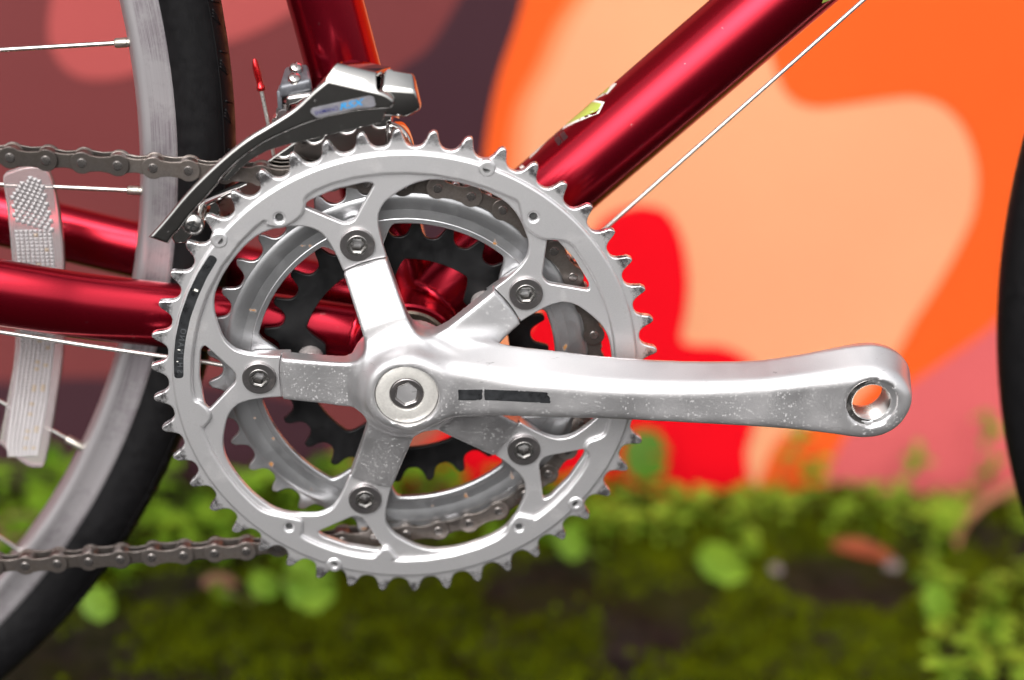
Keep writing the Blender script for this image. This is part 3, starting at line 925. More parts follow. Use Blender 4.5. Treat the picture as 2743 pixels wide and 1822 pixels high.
sp_me = make_mesh("ring_spacer", *lathe([(0.01, 8.6), (3.6, 8.6), (4.7, 9.2), (5.1, 10.2), (5.1, 16)], n=28), MT['spacer'])
for p in BOLTS:
    x, z = polar(37.5, p)
    obj("ring_spacer", sp_me, bike, loc=(x, 0, z))

# ---- crank arm with its five-armed spider: one casting, blended with a distance field
def build_crank():
    h = 0.7
    org = np.array([-66.0, -66.0, -9.0])           # (x, z, w) with w = -y
    nx, nz, nw = int(262 / h), int(132 / h), int(46 / h)
    X = (org[0] + np.arange(nx) * h)[:, None, None].astype(np.float32)
    Z = (org[1] + np.arange(nz) * h)[None, :, None].astype(np.float32)
    W = (org[2] + np.arange(nw) * h)[None, None, :].astype(np.float32)
    def smin(a, b, k):
        q = np.clip(0.5 + 0.5 * (b - a) / k, 0, 1)
        return b + (a - b) * q - k * q * (1 - q)
    def smax(a, b, k):
        return -smin(-a, -b, k)
    R = np.sqrt(X * X + Z * Z)
    # spider arms
    spider = None
    for phi in BOLTS:
        c, s = math.cos(math.radians(phi)), math.sin(math.radians(phi))
        r = X * c + Z * s
        t = np.abs(-X * s + Z * c)
        wf = np.interp(r, [0, 18, 26, 40, 48, 60], [11.5, 11.2, 10.0, 6.2, 3.9, 3.9]).astype(np.float32)
        half = np.interp(r, [0, 20, 30, 48, 60], [10.0, 9.2, 8.8, 8.5, 8.5]).astype(np.float32)
        d = smax(t - half, W - wf, 1.1)
        d = np.maximum(d, wf - 7.5 - W)
        d = np.maximum(d, R - 48.15)
        d = np.maximum(d, -r)
        # thin tab behind the ring
        tb = np.maximum(np.maximum(np.sqrt((X - 56.1 * c) ** 2 + (Z - 56.1 * s) ** 2) - 8.0, W + 1.7), -6.4 - W)
        tb2 = np.maximum(np.maximum(np.maximum(t - 8.0, np.maximum(r - 56, 44 - r)), W + 1.7), -6.4 - W)
        d = np.minimum(d, np.minimum(tb, tb2))
        d = np.maximum(d, 4.75 - np.sqrt((X - 56.1 * c) ** 2 + (Z - 56.1 * s) ** 2))
        spider = d if spider is None else smin(spider, d, 3.2)
    # webs close the valleys between the arms at about 20-25 mm radius
    disc = smax(R - 19.8, W - 11.2, 1.5)
    disc = np.maximum(disc, -4 - W)
    body = smin(spider, disc, 3.5)
    # hub boss
    boss = smax((R - (19.0 - 0.30 * (W - 8))) * 0.96, W - 20.6, 2.6)
    boss = np.maximum(boss, 0 - W)
    # arm: a front outline and a larger back outline, joined by the sloping upper flank
    def poly_sdf(pts):
        P = np.array(spline(pts, 4, True), np.float32)
        x2, z2 = X[:, 0, 0][:, None], Z[0, :, 0][None, :]
        best = np.full((nx, nz), 1e9, np.float32); ins = np.zeros((nx, nz), bool)
        for k in range(len(P)):
            a, b = P[k - 1], P[k]
            e = b - a; L2 = float(e @ e)
            if L2 < 1e-9:
                continue
            t = np.clip(((x2 - a[0]) * e[0] + (z2 - a[1]) * e[1]) / L2, 0, 1)
            best = np.minimum(best, (x2 - a[0] - t * e[0]) ** 2 + (z2 - a[1] - t * e[1]) ** 2)
            c_ = ((a[1] <= z2) != (b[1] <= z2)) & (x2 < a[0] + (z2 - a[1]) / (e[1] if abs(e[1]) > 1e-9 else 1e-9) * e[0])
            ins ^= c_
        d = np.sqrt(best)
        return np.where(ins, -d, d)[:, :, None]
    FR = [(-2, -10), (10, -10.6), (22, -10.2), (34, -9.7), (50, -10.3), (75, -11), (108, -12.8), (140, -14.9), (158, -17.0), (167, -18.4), (173.5, -18.8), (180.2, -17.2), (185.6, -12.8), (188.6, -6), (188.4, -0.6), (186, 3.0), (181.5, 6.2), (177, 7.9), (171, 8.4), (163, 7.7), (147, 5.9), (131, 4.2), (108, 3.0), (91, 3.0), (75, 3.5), (58, 4.9), (42, 6.2), (25, 9.6), (10, 12), (-2, 12)]
    BK = [(-2, -9), (10, -9.8), (22, -9.4), (34, -9.0), (50, -9.6), (75, -10.3), (108, -12), (140, -14), (158, -16.0), (167, -17.3), (173.8, -17.8), (180.6, -16.4), (186.4, -12.2), (189.9, -5.6), (190.6, 1), (188.8, 8), (183.6, 13.2), (176.5, 15.7), (169.5, 15.5), (161, 14.0), (147, 11.4), (131, 9.1), (108, 8.8), (91, 9.5), (75, 10.7), (58, 12.8), (42, 14.8), (25, 17), (10, 18), (-2, 18)]
    sf, sb = poly_sdf(FR), poly_sdf(BK)
    wf = 20.4 + 10.8 * X / 173.0
    tt = np.clip((wf - W) / 11.0, 0, 1)
    ex, ez = X - 173.5, Z + 3.3
    arm = (sf * (1 - tt) + sb * tt) * 0.88
    arm = smax(arm, W - wf, 3.8)
    arm = smax(arm, (wf - 12.8 - np.clip((X - 150) / 20, 0, 1) * 1.5) - W, 1.4)
    hub = smin(boss, arm, 6.0)
    body = smin(body, hub, 5.5)
    # recess for the cap, pedal hole
    body = np.maximum(body, -np.maximum(R - 11.95, 18.6 - W))
    hole = np.sqrt(ex * ex + ez * ez)
    body = np.maximum(body, 7.4 - hole)
    body = np.maximum(body, -np.maximum(hole - 9.6, (wf - 1.1) - W))
    # spindle bore behind the cap
    V, Fq = surface_nets(body.astype(np.float32), org, h)
    Vb = np.stack([V[:, 0], -V[:, 2], V[:, 1]], 1)
    return Vb, Fq
cv, cf = build_crank()
crank = part("crank_arm", (cv, cf), 'crank', angle=48)
# make sure the casting's faces point outwards
bm = bmesh.new(); bm.from_mesh(crank.data); bmesh.ops.recalc_face_normals(bm, faces=bm.faces); bm.to_mesh(crank.data); bm.free()
crank.data.set_sharp_from_angle(angle=math.radians(48))
part("bolt_cap", lathe([(6.4, -18.2), (6.4, -19.2), (6.7, -19.6), (11.2, -19.9), (11.7, -19.6), (11.75, -18.2)], n=64), 'capwhite', crank)
cb_ = plate([circle(0, 0, 6.3, 48), rounded(circle(0, 0, 4.55, 6, math.radians(20)), 0.4, 2)], -19.3, -15.2, 0.5, 2)
part("crank_bolt", join([cb_, lathe([(0.01, -16.0), (5, -16.0)], n=24)]), 'darksteel', crank)
part("hex_socket", join([plate([rounded(circle(0, 0, 4.54, 6, math.radians(20)), 0.4, 2), rounded(circle(0, 0, 4.2, 6, math.radians(20)), 0.4, 2)], -18.7, -16.0, 0.12, 1), lathe([(0.01, -16.1), (4.6, -16.1)], n=24)]), 'steel', crank)
thr = []
for k in range(9):
    y0 = -30.0 + k * 1.25
    thr += [(7.35, y0), (6.95, y0 + 0.45), (6.95, y0 + 0.7), (7.35, y0 + 1.2)]
part("thread_insert", lathe([(9.5, -29.95), (9.3, -30.15), (8.2, -29.9)] + thr, 173.5, -3.3, 56), 'steel', crank, angle=25)
# worn dark badge on the arm
def badge(poly, off):
    pv, pf = plate([poly], -off, 0.25 - off, 0.04, 0)
    pv[:, 1] += -20.4 - 10.8 * pv[:, 0] / 173.0
    return pv, pf
b1 = [(16.3, 2.4), (28.2, 2.5), (28.3, 1.6), (28.0, 0.6), (28.2, -0.4), (28.0, -1.5), (27.2, -1.9), (26.4, -1.75), (25.6, -2.05), (16.6, -1.9), (16.3, -1.6)]
b2 = [(28.9, 2.5), (38, 2.15), (41.4, 2.05), (41.8, 1.6), (42.3, 2.0), (44, 1.7), (44.4, 1.9), (52.2, 1.3), (52.6, 0.8), (52.3, 0.2), (53.0, -0.4), (53.4, -1.2), (53.2, -1.9), (53.6, -2.4), (53.4, -3.2), (49.8, -3.05), (49.3, -2.75), (48.2, -2.9), (33, -2.1), (29.0, -1.9), (28.8, 0)]
part("worn_badge", join([badge(b1, 0.17), badge(b2, 0.17)]), 'strip', crank)

# ---- chain
CH_Y = 8.4
pins = []
up = [(-77.5 - 12.72 * k, 80.9 + 1.22 * k) for k in range(25)][::-1]
pins += up
a_, b_ = np.array((-77.5, 80.9)), np.array(polar(73.6, 79.6))
pins += [tuple(a_ + (b_ - a_) * k / 7) for k in range(1, 7)]
ang = 79.6
while ang > -88:
    pins.append(polar(73.6, ang)); ang -= 10.06
last = np.array(pins[-1])
tail0 = np.array((-66.7, -79.6))
m = max(1, round(np.linalg.norm(tail0 - last) / 12.6))
pins += [tuple(last + (tail0 - last) * k / m) for k in range(1, m + 1)]
pins += [(-66.7 - 12.62 * k, -79.6 - 0.50 * k) for k in range(1, 27)]
def link_outline(w=4.15, waist=2.75, L=12.7):
    a = [(w * math.cos(t), w * math.sin(t)) for t in np.linspace(math.radians(50), math.radians(310), 22)]
    b = [(L + w * math.cos(t), w * math.sin(t)) for t in np.linspace(math.radians(-130), math.radians(130), 22)]
    m1 = [(L * 0.38, -waist - 0.15), (L * 0.5, -waist), (L * 0.62, -waist - 0.15)]
    return a + m1 + b + [(x, -z) for x, z in m1[::-1]]
lo = link_outline()
outer_me = make_mesh("outer_link", *join([plate([lo], -3.55, -2.65, 0.2, 2), plate([lo], 2.65, 3.55, 0.2, 1)]), MT['chain'])
li = link_outline(4.05, 2.6)
inner_me = make_mesh("inner_link", *join([plate([li], -2.45, -1.55, 0.25, 2), plate([li], 1.55, 2.45, 0.25, 1),
                                          lathe([(3.85, -1.6), (3.85, 1.6)], 0, 0, 20), lathe([(3.85, -1.6), (3.85, 1.6)], 12.7, 0, 20)]), MT['chain'])
pin_c = make_mesh("chain_pin", *lathe([(0.01, -3.98), (0.5, -4.0), (1.55, -3.92), (1.8, -3.7), (1.8, -3.3)], n=20), MT['pin'])
quick_me = make_mesh("outer_link", *join([plate([rounded(lo, 0.3, 1), rounded([(1.5, 1.5), (-1.2, 1.9), (-2.2, 0), (-1.2, -1.9), (1.5, -1.3)], 1.2, 4)], -3.75, -2.65, 0.25, 2), plate([lo], 2.65, 3.55, 0.2, 1)]), MT['chain'])
chain = group_part("chain")
for i in range(len(pins) - 1):
    (x0, z0), (x1, z1) = pins[i], pins[i + 1]
    L = math.hypot(x1 - x0, z1 - z0)
    a = math.atan2(z1 - z0, x1 - x0)
    o = obj("outer_link" if i % 2 else "inner_link", outer_me if i % 2 else inner_me, chain, loc=(x0, CH_Y, z0), roty=-a)
    o.scale = (L / 12.7, 1, 1)
    if i > 0:
        obj("chain_pin", pin_c, chain, loc=(x0, CH_Y, z0), roty=random.uniform(-0.4, 0.4))

# ---- front derailleur
fd = group_part("front_derailleur")
UP = [(-93.2, 57.5), (-86.6, 64.5), (-77.6, 74.7), (-66.5, 85.3), (-55.7, 94.0), (-45.1, 100.4), (-37.2, 105.5), (-30.3, 111.7), (-25.1, 115.8)]
TOP = [(-12.0, 112.4), (-6.0, 110.8), (-2.9, 109.0), (-1.7, 106.8), (-2.6, 105.0), (-4.1, 104.4)]
CREASE = [(-14.4, 103.8), (-24.7, 101.9), (-32.4, 99.7), (-40.3, 96.6), (-48.1, 93.0), (-56.1, 87.8), (-61.6, 83.1), (-64.9, 79.7), (-66.7, 77.1), (-72.0, 71.3), (-77.6, 65.4), (-81.5, 60.4), (-83.7, 58.3), (-86.3, 54.8)]
outl = spline(UP, 4) + spline([UP[-1]] + TOP, 4)[1:] + spline([TOP[-1]] + CREASE, 4)[1:]
outer_plate = plate([outl], -1.4, 1.2, 1.25, 5)
SK = [(-4.1, 104.9), (-6.6, 99.0), (-13, 97.6), (-19.8, 96.2), (-30.2, 93.7), (-40.6, 91.5), (-47.9, 89.4), (-53.8, 86.3), (-58.6, 82.4), (-63.0, 78.0), (-65.5, 78.4), (-56.1, 88.6), (-48.1, 93.8), (-40.3, 97.4), (-32.4, 100.5), (-24.7, 102.7), (-14.4, 104.6)]
skirt = plate([rounded(SK, 0.8, 2)], 0.2, 1.3, 0.3, 2)
# shoulder: sloping face from the plate's top edge back to the bridge
A, B, Cc = (-25.6, -1.1, 115.2), (-12.0, -1.1, 112.0), (-6.0, -1.1, 110.3)
A2, B2 = (-21.9, 3.0, 119.5), (-7.9, 3.0, 115.6)
A3, B3 = (-17.2, 13.2, 119.3), (-2.9, 13.2, 116.4)
def slab(pts, th=(0, 1.1, -1.1)):
    n = len(pts)
    v = list(pts) + [tuple(np.array(p) + np.array(th)) for p in pts]
    f = [list(range(n)), [n + i for i in range(n)][::-1]] + [[i, n + i, n + (i + 1) % n, (i + 1) % n] for i in range(n)]
    return bevel_solid(v, f, 0.35, 2)
def loft(rows, th):
    """bent sheet through several rows of points, thickened by the offset th"""
    n = max(len(r_) for r_ in rows)
    def res(r_):
        r_ = np.array(r_, float); d = np.r_[0, np.cumsum(np.linalg.norm(np.diff(r_, axis=0), axis=1))]
        q_ = np.linspace(0, d[-1], 14)
        return np.stack([np.interp(q_, d, r_[:, k]) for k in range(3)], 1)
    R_ = [res(r_) for r_ in rows]; m = 14
    top = np.concatenate(R_); bot = top + np.array(th, float)
    V = np.concatenate([top, bot]); N = len(top); F = []
    for a in range(len(rows) - 1):
        for k in range(m - 1):
            q_ = [a * m + k, a * m + k + 1, (a + 1) * m + k + 1, (a + 1) * m + k]
            F += [q_, [x + N for x in q_[::-1]]]
    edge = [k for k in range(m)] + [a * m + m - 1 for a in range(1, len(rows))] + [(len(rows) - 1) * m + k for k in range(m - 2, -1, -1)] + [a * m for a in range(len(rows) - 2, 0, -1)]
    for k in range(len(edge)):
        a, b = edge[k - 1], edge[k]
        F.append([b, a, a + N, b + N])
    return V, F
shoulder = loft([[(-25.7, -1.35, 115.0), (-12.0, -1.35, 111.9), (-7.2, -1.2, 110.7)],
                 [(-25.3, -0.9, 116.2), (-12.0, -0.9, 113.0), (-8.0, -0.7, 112.0)],
                 [(-22.4, 1.2, 119.9), (-9.4, 1.4, 116.6), (-8.2, 1.4, 116.2)],
                 [(-21.6, 2.4, 120.5), (-8.9, 2.6, 117.2), (-7.9, 2.6, 116.9)]], (0, 1.2, -1.2))
side_l = loft([[(-30.3, -0.9, 111.5), (-25.6, -1.2, 115.4)], [(-28.0, 3.0, 113.6), (-22.2, 1.6, 119.9)], [(-25.5, 8, 114.8), (-20.2, 8, 119.8)]], (0.6, 0.8, -0.8))
A2, B2 = (-21.6, 2.4, 120.5), (-7.9, 2.6, 116.9)
A3, B3 = (-16.9, 13.2, 119.4), (-2.9, 13.2, 116.4)
cage = part("cage_plate", join([outer_plate, skirt, shoulder, side_l]), 'chrome', fd, angle=38, label="chromed outer cage plate")
part("cage_bridge", slab([A2, B2, B3, A3], (0, 0.0, -1.3)), 'chrome', fd)
# inner cage plate
IN_UP = [(-88, 54.6), (-80, 61.0), (-73.8, 66.6), (-66, 70.4), (-57.7, 74.4), (-49.4, 81.6), (-41.1, 87.3), (-30, 95), (-20, 104), (-15, 117)]
inn = spline(IN_UP, 4) + [(-2.5, 115), (-3.0, 96), (-4.5, 84), (-12, 82), (-24, 80), (-36, 76), (-48, 70.5), (-58, 64.5), (-64, 61.0), (-68, 59.0), (-72, 60.5), (-75, 57), (-82, 50), (-86, 50)]
part("cage_plate", plate([inn], 12.8, 14.2, 0.6, 3), 'chrome', fd, label="inner cage plate")
# bent lip on the inner plate, tail bolt and spacer
part("cage_lip", hexa([(-73.2, 9.5, 66.4), (-57.2, 9.5, 74.2), (-57.8, 13.5, 75.0), (-73.8, 13.5, 67.2)], [(-73.0, 9.5, 65.2), (-57.0, 9.5, 73.0), (-57.6, 13.5, 73.6), (-73.6, 13.5, 65.8)], 0.3), 'chrome', fd)
part("cage_spacer", lathe([(3.0, 0.5), (4.2, 0.6), (4.2, 3.5), (3.2, 3.8), (3.2, 12.8)], -77.0, 61.6, 32), 'steel', fd)
def phillips(cx, cz, y, r, hh, name, rot=0.4):
    hd = lathe([(0.01, -hh), (r * 0.5, -hh * 0.97), (r * 0.85, -hh * 0.7), (r, -hh * 0.25), (r, 0.3)], n=32)
    s1 = box(-r * 0.55, r * 0.55, -hh - 0.05, -hh * 0.8, -r * 0.11, r * 0.11)
    s2 = box(-r * 0.11, r * 0.11, -hh - 0.06, -hh * 0.8, -r * 0.55, r * 0.55)
    o = part(name, hd, 'steel', fd)
    o.location = Vector((cx, y, cz)) * MM; o.rotation_euler = (0, rot, 0)
    p = part("cross_slot", join([s1, s2]), 'black', fd)
    p.location = o.location; p.rotation_euler = o.rotation_euler
    return o, p
phillips(-77.0, 61.6, 0.7, 3.7, 1.1, "screw")
# outer link arm at the right, chrome box with a sloped top
LA = [(-8.8, 101.2), (2.6, 100.4), (7.9, 103.4), (6.0, 110.2), (-6.5, 111.4)]
LB = [(-8.8, 100.2), (2.8, 99.6), (8.3, 102.4), (5.8, 115.6), (-5.0, 117.6)]
vv = [(x, 1.9, z) for x, z in LA] + [(x, 8.0, z) for x, z in LB]
ff = [[4, 3, 2, 1, 0], [5, 6, 7, 8, 9]] + [[i, (i + 1) % 5, 5 + (i + 1) % 5, 5 + i] for i in range(5)]
part("link_arm", bevel_solid(vv, ff, 1.3, 3), 'chrome', fd, angle=50)
# swing link seen behind the teeth
part("swing_link", plate([rounded([(-6.0, 78), (5.6, 78), (4.9, 87.5), (3.4, 91.6), (0.9, 94.7), (-2.8, 96.6), (-5.2, 96.0)], 2.2, 5)], 10.0, 20.0, 1.8, 4), 'chrome', fd, angle=50)
# body on the seat tube with its grey cable clamp block
cbd = part("clamp_band", lathe([(14.4, 0), (16.6, 0), (16.6, 16), (14.4, 16)], 0, 0, 48), 'chrome', fd)
cbd.rotation_euler = Matrix(((1, 0, 0), (0, 0, -1), (0, 1, 0))).to_euler()
cbd.location = Vector((2.5 - 0.2224 * 88, YC, 88)) * MM
part("body", bevel_solid(*hexa([(-42.2, 18, 96.5), (-20, 18, 93), (-20, 18, 107.5), (-41.8, 18, 104.8)], [(-42, 40, 94), (-16, 40, 90), (-18, 40, 108), (-40, 40, 106)], 0), 1.4, 3), 'chrome', fd, angle=50)
blk = [(-44.0, 101.8), (-43.8, 111.0), (-42.0, 115.4), (-36.0, 116.6), (-33.2, 114.6), (-31.4, 107.0), (-42.2, 103.6), (-43.2, 99.0)]
b0 = [(-44.6, 20.5, 103.4), (-31.9, 20.5, 106.2), (-32.2, 20.5, 110.4), (-44.2, 20.5, 108.0)]
b1_ = [(-43.9, 33, 99.0), (-32.3, 33, 101), (-34.2, 33, 113.4), (-42.6, 33, 112.4)]
part("clamp_block", join([hexa(b0, b1_, 1.2, 3), hexa([(-45.2, 21, 99), (-43.4, 21, 99), (-43.4, 21, 106), (-45.2, 21, 106)], [(-45, 30, 97), (-43.2, 30, 97), (-43.2, 30, 106), (-45, 30, 106)], 0.4)]), 'greypaint', fd, angle=50)
for (x, y, z) in ((-38.2, 27.6, 112.6), (-38.6, 22.6, 109.8)):
    v_, f_ = lathe([(0.01, -2.2), (1.2, -2.15), (2.1, -1.6), (2.45, -0.6), (2.45, 0.4), (1.9, 0.8), (1.9, 3)], n=28)
    s1 = box(-1.3, 1.3, -2.28, -1.6, -0.28, 0.28); s2 = box(-0.28, 0.28, -2.29, -1.6, -1.3, 1.3)
    o = part("screw", (v_, f_), 'steel', fd)
    o.location = Vector((x, y, z)) * MM; o.rotation_euler = (-0.95, 0.2, 0)
    p = part("cross_slot", join([s1, s2]), 'darksteel', fd)
    p.location = o.location; p.rotation_euler = o.rotation_euler
part("anchor_bolt", lathe([(0.01, 20), (1.9, 20), (2.3, 20.5), (2.3, 24), (3.2, 24), (3.2, 26)], -43.0, 97.0, 24), 'darksteel', fd)
part("anchor_nut", lathe([(0.01, 21), (1.2, 21), (1.3, 22), (1.3, 27)], -46.4, 94.6, 12), 'steel', fd)
part("cable_tail", sweep([(-51.2, 25, 105.6), (-49.4, 25, 92.6), (-48, 25, 80)], 0.75, 12), 'cable', fd)
part("cable_end_cap", sweep([(-53.0, 25, 117.2), (-52.9, 25, 116.4), (-52.7, 25, 114.2), (-52.2, 25, 111.6), (-51.75, 25, 109.3), (-51.45, 25, 107.2), (-51.4, 25, 106.9), (-51.2, 25, 105.6), (-51.15, 25, 105.2)],
                          [0.5, 0.95, 1.25, 1.4, 1.2, 1.2, 1.6, 1.6, 1.2], 16), 'redcap', fd, angle=60)
# badge on the cage
bp = [(-31.9, 103.9), (-31.2, 105.4), (-10.4, 109.6), (-9.0, 109.2), (-8.3, 106.0), (-9.4, 105.4), (-15.2, 104.9), (-22.0, 103.4), (-28.4, 101.9), (-29.7, 101.8)]
part("badge", plate([rounded(bp, 0.9, 3)], -1.47, -1.2, 0.05, 0), 'badge', fd)
def put_text(body, size, x, z, rot, shear, bold, mat, y=-1.4, sx=1.0, sp_=1.0):
    tv, tf = text_mesh(body, size, shear, 0.015, bold, sp_)
    c, s = math.cos(rot), math.sin(rot)
    tx = tv[:, 0] * sx
    w = np.stack([x + tx * c - tv[:, 1] * s, y - tv[:, 2], z + tx * s + tv[:, 1] * c], 1)
    part("lettering", (w, tf), mat, fd, angle=180)
put_text("SHIMANO", 2.0, -30.3, 102.75, 0.215, 0.12, 0.02, 'navy', y=-1.5, sx=0.98)
put_text("RSX", 3.3, -21.4, 104.5, 0.2, 0.30, 0.05, 'cyan', y=-1.5, sx=1.45)

# ------------------------------------------------------------------ plants and litter
def leaf_shape(L, W, curl, n=4, heart=False):
    """a leaf blade along +x, slightly folded and drooping"""
    v, f = [], []
    for i in range(n + 1):
        t = i / n
        w = W * (math.sin(PI * min(1, t * 0.92 + 0.08)) ** 0.7) * 0.5
        x = L * t; zc = -curl * L * t * t
        v += [(x, -w, zc + 0.22 * w), (x, 0, zc), (x, w, zc + 0.22 * w)]
    for i in range(n):
        a = i * 3
        f += [[a, a + 1, a + 4, a + 3], [a + 1, a + 2, a + 5, a + 4]]
    return np.array(v), f
def round_leaf(r, notch=0.22, n=18):
    v = [(0, 0, 0)]; f = []
    for ring_ in (0.55, 1.0):
        for k in range(n + 1):
            a = notch / 2 + (2 * PI - notch) * k / n
            wob = 1 + 0.06 * math.sin(a * 7) + 0.09 * math.sin(a * 2 + r)
            v.append((r * ring_ * wob * math.cos(a), r * ring_ * wob * math.sin(a), r * (0.10 * ring_ - 0.16 * ring_ ** 2) + 0.03 * r * math.sin(a * 5) * ring_))
    for k in range(n):
        f.append([0, 1 + k, 2 + k])
        f.append([1 + k, n + 2 + k, n + 3 + k, 2 + k])
    return np.array(v), f
def rotm(az, el, roll=0):
    return np.array(Matrix.Rotation(az, 3, 'Z') @ Matrix.Rotation(-el, 3, 'Y') @ Matrix.Rotation(roll, 3, 'X'))
def place(vf, R_, p):
    return vf[0] @ R_.T + np.array(p), vf[1]

def rosette(height, seed, leaf, nleaf=7, lean=5.0):
    """one shoot: a stem with a whorl of leaves at the top and a pair lower down"""
    r_ = random.Random(seed)
    top = np.array([r_.uniform(-lean, lean), r_.uniform(-lean, lean), height])
    out = [sweep([(0, 0, -2), tuple(top * 0.5), tuple(top)], 0.55, 5, cap=False)]
    a0 = r_.uniform(0, 2 * PI)
    for j in range(nleaf):
        L = r_.uniform(*leaf) * (1.0 if j % 2 else 0.72)
        out.append(place(leaf_shape(L, L * r_.uniform(0.55, 0.72), r_.uniform(0.05, 0.3), 3), rotm(a0 + j * 2.4 + r_.uniform(-0.3, 0.3), r_.uniform(0.05, 0.55), r_.uniform(-0.4, 0.4)), top + np.array([0, 0, j * 0.3])))
    for j in range(3):
        k = r_.uniform(0.35, 0.75); L = r_.uniform(*leaf) * 0.8
        out.append(place(leaf_shape(L, L * 0.6, 0.2, 3), rotm(a0 + j * 2.1, r_.uniform(-0.3, 0.3), r_.uniform(-0.5, 0.5)), top * k))
    return join(out)
clumps = [make_mesh("chickweed", *rosette(20, s, (8, 13)), MT['weed'], 180) for s in range(8)]
bigc = [make_mesh("leafy_weed", *rosette(28, 40 + s, (13, 21), 6), MT['leaf'], 180) for s in range(6)]

# chickweed mass along the wall foot: a carpet nobody could count
def carpet(name, me_list, spots, mat, label):
    arrs = []
    for (x, y, s, i) in spots:
        me = me_list[i % len(me_list)]
        if me not in carpet.cache:
            vv = np.empty(len(me.vertices) * 3); me.vertices.foreach_get("co", vv)
            carpet.cache[me] = (vv.reshape(-1, 3) / MM, [list(p.vertices) for p in me.polygons])
        vv, ff = carpet.cache[me]
        a = random.uniform(0, 2 * PI); c, s_ = math.cos(a), math.sin(a)
        arrs.append((vv @ np.array([[c, s_, 0], [-s_, c, 0], [0, 0, 1]]) * s + np.array([x, y, float(ground_h(x, y)) - 1]), ff))
    obj(name, make_mesh(name, *join(arrs), mat, 180), kind="stuff", label=label)
carpet.cache = {}
def scatter(n, inside, gap, seed):
    """random spots at least gap apart"""
    r_ = random.Random(seed); P = []
    for _ in range(n * 30):
        if len(P) >= n:
            break
        x, y = r_.uniform(-340, 520), r_.uniform(180, 446)
        if inside(x, y) and all((x - a) ** 2 + (y - b) ** 2 > gap * gap for a, b in P):
            P.append((x, y))
    return P
def near_stalk(x, y):
    return 345 < x < 425 and 0.95 * (x - 372) + 345 - 75 < y < 0.95 * (x - 372) + 345 + 14
def strip_r(x, y):
    w = y - 0.045 * x
    return 112 < x and w < 414 and w > 334 - 9 * math.sin(x * 0.05) and not (238 < x < 352 and w < 362) and not near_stalk(x, y)
def corner_r(x, y):
    return x > 318 + (y - 207) * 0.22 and 185 < y < 372 and not near_stalk(x, y)
def left_w(x, y):
    w = y - 0.045 * x
    return x < 140 and w < 408 and w > (300 + 14 * math.sin(x * 0.045) if x < -40 else 340)
spots = [(x, y, max(0.28, min(random.uniform(0.7, 1.35), (416 - y + 0.045 * x) * 0.026 + 0.1)), k) for k, (x, y) in enumerate(scatter(240, strip_r, 12.5, 3) + scatter(130, corner_r, 12, 4))]
carpet("chickweed", clumps, spots, MT['weed'], "low mass of small bright green chickweed along the wall foot at right")
spots = [(x, y, random.uniform(0.6, 1.25), k) for k, (x, y) in enumerate(scatter(150, left_w, 17, 5))]
carpet("weed_carpet", bigc + clumps[:2], spots, MT['leaf'], "mass of larger bright green weeds behind the rear wheel and chainrings")

# moss cushions
def moss():
    n = 34000
    x = rng.uniform(-420, 520, n); y = rng.uniform(120, 430, n)
    dens = np.sin(x * 0.021 + 2.1) + np.sin(y * 0.034 + x * 0.011) + 0.8 * np.sin(x * 0.06 - y * 0.045) + rng.normal(0, 0.5, n)
    bare = ((x - 292) / 50) ** 2 + ((y - 312) / 36) ** 2 < 1
    bare |= ((x + 120) / 50) ** 2 + ((y - 285) / 16) ** 2 < 1
    keep = (dens > -0.6) & ~bare
    x, y = x[keep], y[keep]; n = len(x)
    z = ground_h(x, y)
    a = rng.uniform(0, 2 * PI, n); s = rng.uniform(2.0, 4.5, n); h_ = rng.uniform(1.5, 6, n)
    V = np.empty((n, 5, 3)); 
    for k in range(4):
        aa = a + k * PI / 2
        V[:, k] = np.stack([x + s * np.cos(aa), y + s * np.sin(aa), z - 1.0], 1)
    V[:, 4] = np.stack([x + rng.uniform(-2, 2, n), y + rng.uniform(-2, 2, n), z + h_], 1)
    i = np.arange(n)[:, None] * 5
    F = np.concatenate([i + np.array([[0, 1, 4]]), i + np.array([[1, 2, 4]]), i + np.array([[2, 3, 4]]), i + np.array([[3, 0, 4]])])
    obj("moss", make_mesh("moss", V.reshape(-1, 3), F.tolist(), MT['moss'], 180), kind="stuff", label="olive green moss cushions covering the soil")
moss()

# single plants that can be told apart
def round_plant(x, y, leaves, label, mat='leaf', group=None):
    """round-leaved weed: stalks with notched round leaves, each leaf a part"""
    root = bpy.data.objects.new("round_leaf_weed", None); COL.objects.link(root)
    gz = float(ground_h(x, y))
    root.location = Vector((x, y, gz)) * MM
    root["label"] = label; root["category"] = "weed"
    if group: root["group"] = group
    stems = []
    for (dx, dy, h_, r, tilt, az) in leaves:
        tip = Vector((dx, dy, h_))
        stems.append(sweep([(0, 0, -1), (dx * 0.3, dy * 0.3, h_ * 0.6), tip], 0.7, 6))
        R_ = rotm(az, 0) @ np.array(Matrix.Rotation(tilt, 3, 'X'))
        part("leaf", place(round_leaf(r), R_, tip), mat, root, angle=180)
    part("stem", join(stems), 'stem', root, angle=180)
round_plant(-46, 272, [(0, 0, 13, 17, 0.75, 0.3), (-30, 14, 10, 8, 0.6, 2)], "weed with one large flat round leaf below the chainring")
round_plant(211, 312, [(0, 0, 13, 15.5, 0.55, 0.1), (22, 20, 16, 9, 0.7, 1.0)], "weed with a pale round leaf on bare soil right of the chainring")
round_plant(172, 405, [(0, 0, 38, 17, 1.25, 0.0), (-16, -6, 18, 10, 0.8, 1.3)], "weed holding a dark upright round leaf against the red paint", 'darkleaf')
round_plant(-80, 258, [(8, 4, 12, 9, 0.8, 0.4), (-16, -2, 10, 8.5, 0.7, 1.5), (26, 12, 14, 7, 0.5, 2.4)], "weed with three small round leaves behind the lower chain")
